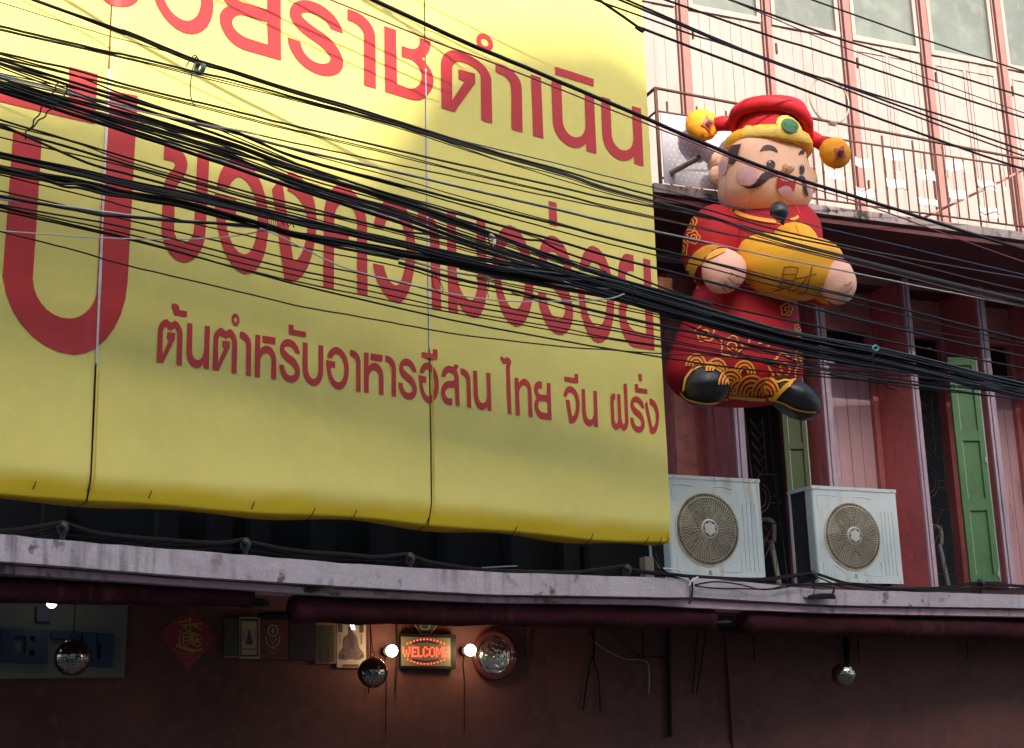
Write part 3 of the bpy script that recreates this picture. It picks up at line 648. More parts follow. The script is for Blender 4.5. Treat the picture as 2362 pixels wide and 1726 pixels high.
def boff(u, z):                           # shape of the stretched cloth
    b = zbot(u); o = .006*noise.noise(Vector((u*.9, z*.5, 3)))+.0022*noise.noise(Vector((u*1.1+z*4, z*9-u*3, 2)))*max(0,1-(z-b)/1.3)+.005*noise.noise(Vector((u*3, z*2.2, 9)))
    o += .004*math.sin(z*14+u*3)*max(0, 1-(z-b)/.6)*noise.noise(Vector((u*1.5,1,1)))
    w = .17+.04*noise.noise(Vector((u*.8,5,5)))
    if z < b+w: t = (b+w-z)/w; o -= .055*t**1.3
    for s_ in (US1, US2, UR_): o -= .012*math.exp(-((u-s_)/.05)**2)
    return o
bb = thing('billboard', 'huge yellow cloth billboard with red Thai lettering covering the left of the facade', 'billboard', B.at(-2.3, 3.0, 0))
for a, b in ((ULB, US1-.006), (US1+.006, US2-.005), (US2+.005, UR_)):
    nu = int((b-a)/.06); nz = 96; vs, fs = [], []
    for j in range(nz+1):
        for i in range(nu+1):
            u = a+(b-a)*i/nu; t = (j/nz); z = zbot(u)+(ZTB-zbot(u))*(t**1.25)
            vs.append(B.at(u, z, boff(u, z)))
    for j in range(nz):
        for i in range(nu): k = j*(nu+1)+i; fs.append((k, k+1, k+nu+2, k+nu+1))
    # lower hem turned back under
    k0 = len(vs)
    for i in range(nu+1):
        u = a+(b-a)*i/nu; vs.append(B.at(u, zbot(u)+.0-.012*math.sin(u*5), -.22))
    for i in range(nu): fs.append((i, k0+i, k0+i+1, i+1))
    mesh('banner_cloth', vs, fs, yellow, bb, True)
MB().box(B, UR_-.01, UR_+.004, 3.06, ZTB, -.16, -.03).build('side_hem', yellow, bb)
fr = mat('rusty_black_steel', (.03,.025,.02), .7, var=.4, vs=8)
for z in (3.35, 4.4, 5.8, 7.2, 8.5): MB().box(B, ULB, UR_-.02, z, z+.04, -.25, -.2).build('frame_rail', fr, bb)
for u in (-5.6,-4.8,-4.0,-3.2,-2.29,-1.5,-.7,.04): MB().box(B, u-.02, u+.02, 3.3, ZTB, -.30, -.25).build('frame_post', fr, bb)
MB().box(B, ULB, UR_-.03, 3.4, ZTB, -.19, -.175).build('backing_sheet', blackmatte, bb)
# seams
def seam(u, z0, z1, wd, m=seamw, nm='seam'):
    n = 30; vs = [];
    for i in range(n+1):
        z = z0+(z1-z0)*i/n; du = .004*noise.noise(Vector((z*2, u, 0)))
        w_ = wd*(.7+.5*noise.noise(Vector((z*3,u,4)))); vs += [B.at(u+du-w_/2, z, boff(u,z)+.009), B.at(u+du+w_/2, z, boff(u,z)+.009)]
    mesh(nm, vs, [(2*i,2*i+1,2*i+3,2*i+2) for i in range(n)], m, bb)
brown = mat('brown_seam_thread', (.20,.10,.03), .8)
seam(US1, 3.9, 5.9, .022); seam(US1, 5.9, ZTB, .010, brown); seam(US1-.01, 3.06, 3.9, .005, brown); seam(US1+.018, 3.1, 3.85, .014, mat('worn_yellow', (.6,.42,.03), .6))
seam(US2, 4.35, 6.6, .018); seam(US2, 6.6, ZTB, .008, brown); seam(US2, 3.06, 4.35, .005, brown); seam(US2+.02, 3.12, 4.3, .012, MATS['worn_yellow'])
# tie wires along the hem
A5 = zoomer(40,1040,.339); A6 = zoomer(780,1040,.345)
for x, y in [A5(118,262),A5(492,275),A5(905,325),A5(1612,395),A5(2030,435),A6(130,440),A6(615,490),A6(1207,545),A6(1718,592),A6(2088,612),A6(2180,618)]:
    u, z = B.uv(x, y); MB().tube([B.at(u+.008,z+.05,boff(u,z+.05)+.012), B.at(u,z+.01,boff(u,z)+.01), B.at(u-.005,z-.03,-.12)], .003, 5).build('tie_wire', black, bb)
# ---------------------------------------------------------------- lettering
NO = [(0,0),(.23,0),(.235,.6),(.24,.825,.48,.825),(.77,.825,.775,.56),(.775,0),(1,0),(1,1),(.765,1),(.765,.865),(.67,1.01,.44,1.01),(0,1.01,0,.66)]
AA = [(0,0),(.13,0),(1,-.01,1,.29),(1,1),(.575,1),(.59,.31),(.585,.165,.12,.16),(0,.155)]
TO = [(0,1),(0,.28),(.01,.03,.34,0),(.51,.065),(.68,0),(1,.05,1,.32),(1,1),(.79,1),(.79,.31),(.78,.2,.68,.17),(.5,.255),(.32,.165),(.2,.19,.2,.33),(.215,.82),(.475,.44),(.375,.44),(.375,.29),(.69,.285),(.69,.43),(.25,1)]
DO = [(0,1),(0,.27),(0,-.01,.33,-.03),(.93,-.06,1,.28),(1,1),(.785,1),(.79,.29),(.78,.12,.42,.135),(.225,.13,.225,.31),(.215,.81),(.47,.44),(.35,.43),(.35,.27),(.68,.265),(.68,.42),(.255,1)]
HO = [(0,0),(.235,0),(.235,.34),(.34,.215,.58,.22),(1,.23,1,.56),(1,1),(.765,1),(.775,.56),(.775,.4,.55,.4),(.26,.41,.25,.63),(.24,1),(0,1)]
HB = [(.34,.0),(.95,.0),(.95,.165),(.34,.165)]
BO = [(0,0),(.235,0),(.245,.6),(.255,.83,.52,.83),(.76,.83,.765,.58),(.765,0),(1,0),(1,.6),(.98,1,.53,1),(0,.985,0,.6)]
RO = [(1,.31),(.94,0,.47,0),(.03,0,.03,.27),(.05,.46,.45,.545),(.77,.62,.77,.72),(.77,.84,.53,.84),(.25,.84,.235,.62),(0,.615),(.03,1,.55,1),(1,1,1,.73),(1,.5,.65,.395),(.25,.31,.25,.24),(.25,.165,.49,.165),(.72,.165,.775,.3)]
OO = [(.04,.285),(.12,-.005,.45,0),(1,0,1,.5),(1,1,.55,1),(0,1,0,.345),(.4,.355),(.4,.505),(.2,.505),(.22,.83,.53,.83),(.8,.83,.8,.5),(.8,.165,.47,.165),(.33,.165,.265,.285)]
def bil(q, u, v):
    a = [q[0][k]+(q[1][k]-q[0][k])*u for k in (0,1)]; b = [q[3][k]+(q[2][k]-q[3][k])*u for k in (0,1)]
    return (a[0]+(b[0]-a[0])*v, a[1]+(b[1]-a[1])*v)
def norm(q, pts):
    out = []
    for p in pts:
        res = []
        for k in range(0, len(p), 2):
            x, y = p[k], p[k+1]; u = v = .5
            for _ in range(20):
                f = bil(q,u,v); e = 1e-4; fu_ = bil(q,u+e,v); fv = bil(q,u,v+e)
                a, b, c, d = (fu_[0]-f[0])/e, (fv[0]-f[0])/e, (fu_[1]-f[1])/e, (fv[1]-f[1])/e; D = a*d-b*c
                rx, ry = x-f[0], y-f[1]; u += (d*rx-b*ry)/D; v += (a*ry-c*rx)/D
            res += [u, v]
        out.append(tuple(res))
    return out
YO_px = [(1983,658),(2041,668),(2063,1266),(1900,1248),(1783,1220,1783,1010),(1790,920,1828,903),(1780,870,1780,760),(1785,632,1850,633),(1905,640),(1908,748),(1840,725,1838,790),(1845,845,1890,850),(1988,863)]
YH_px = [(1888,955),(1992,970),(2000,1157),(1920,1143),(1840,1130,1840,1030),(1845,955,1888,955)]
YQ = [(1780,625),(2041,668),(2063,1266),(1790,1228)]
YO, YH = norm(YQ, YO_px), norm(YQ, YH_px)
def letter(polys, z):
    pp = []
    for po in polys:
        po = path(po, 7); q = [B.uv(*z(*p)) for p in po]; d = []
        for i in range(len(q)):               # densify long sides so the ribbon follows the cloth
            a, b = q[i], q[(i+1) % len(q)]; n = max(1, int(math.hypot(b[0]-a[0], b[1]-a[1])/.09)); d += [(a[0]+(b[0]-a[0])*k/n, a[1]+(b[1]-a[1])*k/n) for k in range(n)]
        pp.append(d)
    v, f = fill(pp, .07)
    return mesh('letter', [B.at(a, b, boff(a,b)+.005) for a, b in v], f, redv, bb)
def T(tpls, q, z): letter([[tuple(c for k in range(0, len(p), 2) for c in bil(q, p[k], p[k+1])) for p in t] for t in tpls], z)
R1 = zoomer(380,50,.14526); R2 = zoomer(660,50,.15922); R3 = zoomer(1000,60,.22114)
I_ = lambda x, y: (x, y)
T([BO], [(185,-175),(325,-125),(330,35),(190,-10)], I_)
T([OO], [(343,-122),(492,-72),(492,98),(345,52)], I_)
T([YO, YH], [(507,-66),(647,-25),(648,140),(507,98)], I_)
T([RO], [(20,-410),(815,-145),(830,885),(10,625)], R2)
T([AA], [(880,-181),(1288,-61),(1297,978),(880,858)], R2)
letter([[(1413,65),(1587,125),(1602,912),(1720,955),(1770,972),(1965,1010,1965,780),(1950,600,1780,545),(1665,512),(1665,352),(1780,390),(1930,440,1930,300),(1930,235),(2092,290),(2100,470,2010,505),(1968,525),(2025,590),(2133,700,2133,880),(2110,1140,1900,1142),(1800,1140,1740,1115),(1427,1020)]], R2)
T([[p for p in path([(1,.5),(1,0,.5,0),(0,0,0,.5),(0,1,.5,1),(1,1,1,.5)],8)], path([(.72,.5),(.72,.28,.5,.28),(.28,.28,.28,.5),(.28,.72,.5,.72),(.72,.72,.72,.5)],8)], [(443,55),(620,112),(620,292),(443,235)], R3)
T([DO], [(66,232),(595,378),(609,1020),(80,862)], R3)
T([AA], [(643,383),(911,462),(926,1113),(657,1035)], R3)
letter([[(1013,505),(1120,540),(1142,1177),(1035,1147)]], R3)
letter([[(1267,425),(1668,555),(1670,632),(1268,508)]], R3)
T([NO], [(1227,575),(1672,714),(1697,1335),(1247,1205)], R3)
T([NO], [(1747,737),(2163,862),(2189,1466),(1767,1345)], R3)
# middle row
M1 = zoomer(360,320,.21786); M2 = zoomer(700,380,.21792); M3 = zoomer(980,440,.21786); M4 = zoomer(1220,460,.21798)
letter([[(85,78),(185,98),(330,110,330,280),(325,380,270,440),(205,500,200,560),(190,950),(195,1105,290,1105),(395,1100,402,950),(435,200),(445,135),(565,165),(525,980),(515,1312,300,1312),(55,1290,55,950),(70,560),(80,420,150,350),(205,300,200,270),(195,235,150,235),(80,222)]], M1)
T([OO], [(622,150),(1180,275),(1195,1495),(608,1365)], M1)
letter([[(1225,540),(1275,468),(1330,430),(1338,480),(1450,1300),(1590,1290,1600,900),(1580,590,1390,555),(1392,348),(1690,370,1695,850),(1690,1515,1440,1515),(1355,1495)]], M1)
letter([[(205,1302),(210,520),(225,210,390,210),(655,260,670,650),(675,1392),(565,1370),(563,620),(552,410,425,405),(335,410,322,560),(320,680),(475,722),(475,815),(318,880),(318,1322)]], M2)
letter([[(735,655),(780,340,950,335),(1180,400,1185,900),(1170,1470,1000,1470),(770,1440,733,1045),(848,1070),(880,1280,980,1280),(1085,1270,1090,830),(1060,540,940,532),(870,535,848,680)]], M2)
T([AA], [(1208,440),(1430,495),(1458,1548),(1240,1502)], M2)
letter([[(228,222),(325,248),(335,850),(345,1160,490,1163),(555,1150,557,950),(542,308),(638,335),(655,1000),(650,1350,530,1350),(400,1340,345,1165),(347,1305),(247,1285)]], M3)
T([OO], [(715,325),(1135,420),(1157,1490),(708,1380)], M3)
T([RO], [(88,345),(440,435),(472,1475),(93,1382)], M4)
letter([[(203,18),(288,38),(298,292),(215,273)]], M4)
T([OO], [(515,455),(885,545),(912,1562),(500,1470)], M4)
T([YO, YH], [(938,560),(1280,645),(1328,1603),(958,1525)], M4)
# bottom row
K1 = zoomer(350,690,.15922); K2 = zoomer(690,750,.14153); K3 = zoomer(980,790,.14153); K4 = zoomer(1270,830,.12384)
letter([[(285,65),(345,68),(400,75,402,160),(510,180),(508,263),(320,235),(320,160,285,150)]], K1)
T([TO], [(92,275),(450,330),(434,967),(70,918)], K1)
T([NO], [(513,347),(842,398),(824,1020),(496,972)], K1)
T([TO], [(895,400),(1240,450),(1225,1085),(878,1030)], K1)
T([path([(1,.5),(1,0,.5,0),(0,0,0,.5),(0,1,.5,1),(1,1,1,.5)],8), path([(.72,.5),(.72,.28,.5,.28),(.28,.28,.28,.5),(.28,.72,.5,.72),(.72,.72,.72,.5)],8)], [(1153,205),(1268,222),(1268,395),(1153,380)], K1)
T([AA], [(1274,470),(1443,495),(1434,1118),(1264,1096)], K1)
T([HO], [(1500,515),(1803,562),(1797,1172),(1488,1130)], K1); T([HB], [(1500,515),(1803,562),(1797,1172),(1488,1130)], K1)
T([RO], [(1842,563),(2143,605),(2143,1232),(1838,1190)], K1)
letter([[(1980,370),(2050,380),(2052,445),(2230,478),(2230,553),(1980,512)]], K1)
T([BO], [(57,283),(389,338),(386,1022),(50,968)], K2)
T([OO], [(432,336),(803,390),(803,1080),(431,1026)], K2)
T([AA], [(825,405),(999,430),(998,1097),(826,1073)], K2)
T([HO], [(1055,445),(1370,492),(1370,1145),(1054,1102)], K2); T([HB], [(1055,445),(1370,492),(1370,1145),(1054,1102)], K2)
T([AA], [(1400,498),(1568,522),(1575,1173),(1403,1146)], K2)
T([RO], [(1615,528),(1905,572),(1917,1238),(1607,1192)], K2)
letter([[(1993,440),(2185,468),(2185,390),(2253,400),(2253,562),(1993,522)]], K2)
T([OO], [(1945,587),(2270,632),(2274,1298),(1942,1250)], K2)
letter([[(262,555),(270,380,390,380),(455,398),(468,385),(473,360),(543,368),(545,430,512,450),(548,500,550,600),(562,1043),(497,1033),(487,735),(460,742,400,742),(325,745,325,830),(330,915,395,917),(437,910),(437,1025),(385,1025),(258,1010,258,800),(262,630,385,630),(430,630),(480,625,480,580),(478,490,398,490),(340,495,327,570)]], K3)
T([AA], [(580,420),(738,445),(750,1071),(590,1047)], K3)
T([NO], [(785,458),(1062,503),(1081,1123),(797,1078)], K3)
letter([[(1218,265),(1250,222),(1293,268),(1312,238,1335,242),(1405,250,1405,330),(1403,360,1390,385),(1385,410,1385,440),(1410,1173),(1348,1165),(1322,400),(1325,365,1340,350),(1342,318,1315,332),(1292,357)]], K3)
letter([[(1463,577),(1523,585),(1528,665),(1560,592,1612,592),(1730,600,1735,800),(1752,1222),(1690,1215),(1675,790),(1670,690,1612,690),(1540,700,1533,830),(1545,1196),(1483,1188)]], K3)
letter([YO_px, YH_px], K3)
letter([[(228,683),(240,493,350,493),(535,510,535,850),(530,1188,400,1188),(350,1182),(273,745),(345,757),(392,1055),(468,1050,468,830),(460,605,355,605),(300,620,290,693)]], K4)
letter([[(245,312),(438,347),(438,262),(505,270),(510,443),(250,400)]], K4)
T([NO], [(567,545),(852,588),(880,1263),(592,1212)], K4)
letter([[(1105,720),(1105,632,1160,632),(1195,635),(1198,747),(1165,745,1168,790),(1180,1080),(1190,1195,1220,1195),(1250,1190,1250,1080),(1230,640),(1292,648),(1315,1080),(1325,1210,1358,1210),(1383,1205,1383,1100),(1352,445),(1415,452),(1445,1150),(1440,1322,1378,1322),(1320,1320,1290,1245),(1270,1308,1222,1308),(1135,1300,1122,1120)]], K4)
T([RO], [(1470,660),(1737,702),(1752,1378),(1477,1334)], K4)
letter([[(1567,450),(1625,458),(1632,525),(1795,550),(1797,635),(1573,600)]], K4)
letter([[(1633,260),(1693,268),(1700,403),(1640,393)]], K4)
letter([[(1748,833),(1793,765),(1803,830),(1890,1262),(1957,1265,1957,1050),(1950,840,1838,838),(1835,720),(2015,730,2017,1050),(2010,1388,1905,1388),(1855,1382)]], K4)
# giant letter at the left
G = zoomer(50,130,.44183)
letter([[(-45,385),(105,428),(57,1160),(65,1370,250,1370),(365,1370,393,1240),(440,400),(460,180),(605,207),(552,1180),(530,1560,275,1560),(-60,1540,-100,1150)]], G)
letter([[(-160,135),(245,225),(245,55),(395,95),(380,355),(-160,228)]], G)
# ---------------------------------------------------------------- air conditioner outdoor units
acw = mat('white_enamel_casing', (.62,.70,.68), .45, var=.05, vs=2, streak=.6, streakcol=(.34,.29,.2))
acg = mat('beige_fan_guard', (.66,.60,.45), .55, var=.3, vs=10)
acd = mat('dark_fan_cavity', (.012,.010,.007), .8); blue = mat('navy_badge_print', (.02,.03,.12), .4)
def ac_unit(pxr, pyt, Y, theta, wd, hgt, dep, label, fx=.40):
    A = Plane(pxr, Y, theta, pyt); zt = PD(pxr, pyt, Y).z; z0 = zt-hgt; u1 = 0; u0 = -wd
    t = thing('air_conditioner', label, 'air conditioner', A.at((u0+u1)/2, z0, -dep/2), 'outdoor air conditioning units on the canopy')
    # casing: front sheet with a round opening, sides, back
    uc, zc = u0+wd*fx, z0+hgt*.485; R = hgt*.352
    v, f = fill([[(u0+.02,z0),(u1-.004,z0),(u1-.004,zt-.03),(u0+.02,zt-.03)], ellipse(uc,zc,R,R,n=48)], 0)
    mesh('front_panel', [A.at(a,b,0) for a,b in v], f, acw, t)
    MB().box(A, u1-.004, u1, z0, zt-.03, -dep, -.0).box(A, u0+.02, u1-.004, z0-.0, z0+.02, -dep, -.003).build('side_panel', acw, t)
    n = 6; vs = []
    for i in range(n+1):
        a = math.pi/2*i/n; vs += [A.at(u0+.02-.02*math.sin(a), z, -.02+.02*math.cos(a)) for z in (z0, zt-.03)]
    vs += [A.at(u0, z, -.11) for z in (z0, zt-.03)]
    mesh('corner_panel', vs, [(2*i,2*i+1,2*i+3,2*i+2) for i in range(n+1)], acw, t, True)
    MB().box(A, u0+.004, u0+.014, z0+.02, zt-.03, -dep+.035, -.11).build('condenser_coil', mat('black_coil', (.012,.012,.014), .6, bump=1, bs=120), t)
    MB().box(A, u0-.003, u0+.02, z0, zt-.03, -dep, -dep+.035).build('rear_post', acw, t)
    MB().box(A, u0-.008, u1+.006, zt-.032, zt, -dep-.005, .008).build('lid', acw, t)
    MB().ell(A.at((u0+u1)/2, z0+hgt/2, -dep+.03), A.d*(wd/2-.02), A.n*.005, A.up*(hgt/2-.05), 12, 6).build('rear_panel', acd, t)
    # cavity, blades
    cv = MB(); vs = [A.at(uc+R*math.cos(a/40*6.2832), zc+R*math.sin(a/40*6.2832), o) for o in (-.004,-.14) for a in range(40)]
    cv.add(vs, [(a,(a+1)%40,40+(a+1)%40,40+a) for a in range(40)]+[tuple(range(79,39,-1))]).build('fan_cavity', acd, t)
    for k in range(3):
        a0 = k*2.094+.5; q = []
        for r in (.25, .55, .85):
            for da, o in ((-.42*(.7+r*.5), -.10), (0, -.075), (.42*(.7+r*.5), -.045)): q.append(A.at(uc+R*r*math.cos(a0+da), zc+R*r*math.sin(a0+da), o))
        mesh('fan_blade', q, [(3*i+j,3*i+j+1,3*i+j+4,3*i+j+3) for i in (0,1) for j in (0,1)], mat('fan_blade_brown', (.20,.16,.10), .6), t, True)
    # guard: rings, spokes, rim ribs
    g = MB()
    def ringp(r, o, rad, n=56): g.tube([A.at(uc+r*math.cos(a/n*6.2832), zc+r*math.sin(a/n*6.2832), o) for a in range(n+1)], rad, 4, False)
    for k in range(15):
        r = R*(.27+.60*k/14); ringp(r, .028-.012*(r/R)**2, .0026)
    ringp(R*1.0, .002, .010); ringp(R*.885, .012, .004)
    ns = 66
    for k in range(ns):
        a = k/ns*6.2832; r0 = .26 if k % 2 == 0 else (.5 if k % 4 == 1 else .62)
        g.tube([A.at(uc+R*r*math.cos(a+.25*(r-.3)), zc+R*r*math.sin(a+.25*(r-.3)), .031-.012*r*r) for r in (r0,(r0+.88)/2,.88)], .0024, 4, False)
    for k in range(110):
        a = k/110*6.2832; g.tube([A.at(uc+R*.885*math.cos(a), zc+R*.885*math.sin(a), .016), A.at(uc+R*.99*math.cos(a), zc+R*.99*math.sin(a), .006)], .0028, 4, False)
    gd = g.build('fan_guard', acg, t); gd['kind'] = 'stuff'
    MB().ell(A.at(uc, zc, .03), A.d*R*.275, A.n*.014, A.up*R*.275, 28, 8).build('hub', mat('cream_hub', (.62,.60,.48), .5), t, True)
    flat('badge_ring', [ellipse(uc, zc, R*.215, R*.215, n=36), [(uc+R*(.145+.05*abs(math.cos(3*a/96*6.2832))**.6)*math.cos(a/96*6.2832+.5), zc+R*(.145+.05*abs(math.cos(3*a/96*6.2832))**.6)*math.sin(a/96*6.2832+.5)) for a in range(96)]], blue, t, .0455, P=type('Q',(),{'uv':staticmethod(lambda x,y,o=0:(x,y)),'at':A.at}))
    # pressed panels, grooves, warning triangle, screws
    Q = type('Q',(),{'uv':staticmethod(lambda x,y,o=0:(x,y)),'at':A.at})
    def press(pts, rad=.0032, nm='pressed_line'):
        MB().tube([A.at(u0+wd*x, z0+hgt*y, .0005) for x,y in catmull(pts,4)], rad*1.4, 4).build(nm, acw, t)
    press([(.06,.9),(.05,.83),(.06,.77),(.1,.76),(.2,.84),(.27,.88)]); press([(.06,.9),(.15,.91),(.27,.895)])
    press([(.5,.9),(.48,.85),(.58,.8),(.69,.7),(.71,.68)]); press([(.5,.9),(.6,.9),(.69,.88)])
    press([(.07,.2),(.07,.1),(.1,.085),(.29,.085),(.31,.1),(.27,.14),(.2,.18)]); press([(.54,.1),(.56,.085),(.73,.08),(.75,.1),(.75,.2),(.73,.22),(.65,.17),(.54,.12)])
    for k in range(4): press([(.80+k*.045,.76),(.80+k*.045,.5),(.80+k*.045,.12),(.812+k*.045,.10)], .003, 'pressed_groove')
    tx, tz = u0+wd*fx, z0+hgt*.07; flat('warning_triangle', [[(tx-.022,tz-.018),(tx+.022,tz-.018),(tx,tz+.026)],[(tx-.016,tz-.014),(tx+.016,tz-.014),(tx,tz+.018)]], black, t, .002, P=Q)
    flat('warning_mark', [[(tx-.002,tz-.01),(tx+.003,tz-.01),(tx+.004,tz+.008),(tx-.003,tz+.008)]], black, t, .002, P=Q)
    for x, z in ((.07,zt-.02),(.5,zt-.02),(.955,zt-.02)): MB().ell(A.at(u0+wd*x, z, .009), A.d*.006, A.n*.004, A.up*.006, 8, 4).build('screw', black, t)
    for x, z in ((.56,z0+.018),(.96,z0+.014)): MB().ell(A.at(u0+wd*x, z, .001), A.d*.007, A.n*.004, A.up*.007, 8, 4).build('screw', black, t)
    for x in (.12,.85): MB().box(A, u0+wd*x, u0+wd*x+.04, z0-.30, z0-.001, -dep+.02, -.02).build('foot', black, t)
    return A, u0
A1, _ = ac_unit(1750, 1106, 12.95, 25, .98, .925, .36, 'white air conditioner unit touching the corner of the yellow billboard', .405)
A2, ua2 = ac_unit(2064, 1130, 13.85, 25, .99, .915, .38, 'white air conditioner unit standing free further right, its dark coil side showing', .435)
# ---------------------------------------------------------------- green shutters
grn = mat('green_shutter_paint', (.085,.20,.075), .5, var=.2, vs=3, streak=.4, streakcol=(.03,.05,.02), bump=.15, bs=40)
grn2 = mat('olive_shutter_paint', (.075,.10,.035), .55, var=.2, vs=3)
grnl = mat('pale_green_shutter_edge', (.30,.48,.36), .5)
def shutter(q, Y, theta, label, m, cuts, ztop):
    A = Plane((q[0][0]+q[2][0])/2, Y, theta, 1100)
    bl, br = A.uv(*q[3]), A.uv(*q[2]); u0, u1 = bl[0], br[0]; z0 = min(bl[1], br[1]); z1 = ztop
    t = thing('shutter', label, 'shutter', A.at(u0, z0, 0), 'green wooden shutters standing open'); sw = (u1-u0)*.2
    MB().box(A, u0, u0+sw, z0, z1, -.02, .02).build('stile', m, t); MB().box(A, u1-sw, u1-.008, z0, z1, -.02, .02).build('stile', m, t)
    MB().box(A, u1-.0075, u1+.004, z0, z1, -.022, .022).build('pale_edge', grnl, t)
    H = z1-z0; prev = 0
    for a, b in cuts:
        MB().box(A, u0+sw+.001, u1-sw-.001, z0+H*prev, z0+H*a, -.02, .019).build('rail', m, t)
        MB().box(A, u0+sw+.001, u1-sw-.001, z0+H*a+.001, z0+H*b-.001, -.015, -.004).build('panel', m, t)
        MB().box(A, u0+sw+.001, u0+sw+.008, z0+H*a+.001, z0+H*b-.001, -.003, .016).build('bead', grnl, t)
        prev = b
    MB().box(A, u0+sw+.001, u1-sw-.001, z0+H*prev, z1, -.02, .019).build('rail', m, t)
    MB().box(A, u1-.03, u1-.012, z0+.05, z0+.11, .0205, .035).build('hinge', grnl, t); MB().box(A, u1-.03, u1-.012, z0+H*.52, z0+H*.52+.06, .0205, .035).build('hinge', grnl, t)
zsh = W2.uv(2150, 868)[1]
shutter([(2193,880),(2262,885),(2306,1338),(2238,1343)], 15.15, 8, 'brighter green wooden shutter at the far right, three sunken panels', grn, [(.03,.31),(.36,.62),(.665,.965)], zsh+.02)
shutter([(1805,900),(1855,905),(1872,1150),(1817,1150)], 14.65, 8, 'olive green shutter behind the right hand air conditioner and under the black shoe', grn2, [(.03,.33),(.37,.64),(.68,.97)], zsh+.02)
shutter([(2560,900),(2620,905),(2660,1338),(2600,1343)], 16.3, 8, 'green shutter beyond the last pier outside the photo edge', grn, [(.03,.31),(.36,.62),(.665,.965)], zsh+.02)
# ---------------------------------------------------------------- window grilles
gr_m = mat('wrought_iron_dusty', (.12,.08,.08), .6, metal=.3)
Z6 = zoomer(2060,600,.4602); WG = W2.shifted(-.02)
def grille(z, label, dx=0):
    t = thing('window_grille', label, 'window grille', WG.px(*z(200,1600)), 'wrought iron grilles in the dark windows')
    def ln(pts, r=.006, k=1): MB().tube([WG.px(*z(x+dx,y)) for x,y in (catmull(pts,4) if k and len(pts)>2 else pts)], r, 5).build('bar', gr_m, t)
    ln([(100,650),(205,1600)]); ln([(190,680),(215,990)],.005); ln([(225,650),(262,1100),(290,1300),(320,1600)],.004)
    for y in range(5): ln([(128+y*5,690+y*62),(165+y*5,735+y*62),(195+y*4,700+y*62)], .0045, 0); ln([(130+y*5,700+y*62),(180+y*5,770+y*62)], .0035, 0)
    ln([(262,990),(185,988),(170,1000),(168,1040)]); ln([(262,990),(268,1090),(255,1105),(230,1106)])
    ln([(185+44*math.cos(a),1115+74*math.sin(a)) for a in [i*.35 for i in range(-4,6)]]); ln([(185+26*math.cos(a),1115+50*math.sin(a)) for a in [i*.35 for i in range(-4,6)]], .006)
    ln([(190,1190),(188,1230),(245,1250),(285,1252)], .005); ln([(245,1250),(215,1330),(190,1400)], .006); ln([(190,1250),(245,1330),(200,1440),(250,1340)], .005, 0)
    ln([(180,1290),(250,1390)], .004, 0); ln([(262,1450),(262,1560)], .004, 0); ln([(270,1120),(283,1130),(270,1145),(235,1140)], .005); ln([(205,1572),(330,1578)],.004,0)
grille(Z6, 'wrought iron grille in the dark window beside the bright green shutter')
ZG = zoomer(1480+.3715*690-.4602*125, 560+.3715*1090-.4602*680, .4602)
grille(lambda x,y: (1728+(x-125)*.46, 962+(y-680)*.43), 'wrought iron grille in the dark window between the two air conditioners')
# ---------------------------------------------------------------- plastic chairs behind the grilles
def chair(cx, cz, Yo, label, s=1.0):
    t = thing('plastic_chair', label, 'chair', W2.at(cx, cz, Yo), 'white plastic chairs inside the dark rooms')
    at = lambda x, y, z: W2.at(cx+x*s, cz+z*s, Yo+y*s)
    m = mat('dim_white_plastic', (.42,.46,.45), .5)
    def tb(nm, pts, r): MB().tube([at(*p) for p in catmull(pts,4)], r*s, 8).build(nm, m, t)
    MB().add([at(x,y,.42+.02*math.cos(x*6)) for y in (-.2,0,.22) for x in (-.2,-.1,0,.1,.2)], [(5*j+i,5*j+i+1,5*j+i+6,5*j+i+5) for j in (0,1) for i in range(4)]).build('seat', m, t)
    o = [(-.19,.4),(-.17,.62),(-.12,.82),(0,.87),(.12,.82),(.17,.62),(.19,.4)]; inn = [(.1,.45),(.11,.62),(.07,.74),(-.07,.74),(-.11,.62),(-.1,.45)]
    v, f = fill([o, inn], 0); MB().add([at(a,-.22-.1*(b-.4),b) for a,b in v]+[at(a,-.24-.1*(b-.4),b) for a,b in v], list(f)+[tuple(i+len(v) for i in q[::-1]) for q in f]).build('backrest', m, t)
    for x in (-.03,.03): tb('backrest_slat', [(x,-.23,.44),(x,-.25,.6),(x,-.26,.76)], .012)
    for sx in (-1,1): tb('leg', [(sx*.17,-.18,.42),(sx*.2,-.24,0)], .022); tb('leg', [(sx*.17,.2,.42),(sx*.2,.24,0)], .022); tb('armrest', [(sx*.2,-.22,.62),(sx*.24,0,.64),(sx*.22,.18,.58),(sx*.2,.2,.42)], .018)
u, z = W2.uv(2170, 1335); chair(u+.03, z-.05, -.45, 'white plastic chair seen through the grille by the bright green shutter', 1.1)
u, z = W2.uv(1785, 1335); chair(u-.05, z-.1, -.5, 'white plastic chair half hidden behind the right edge of the billboard side air conditioner', 1.25)
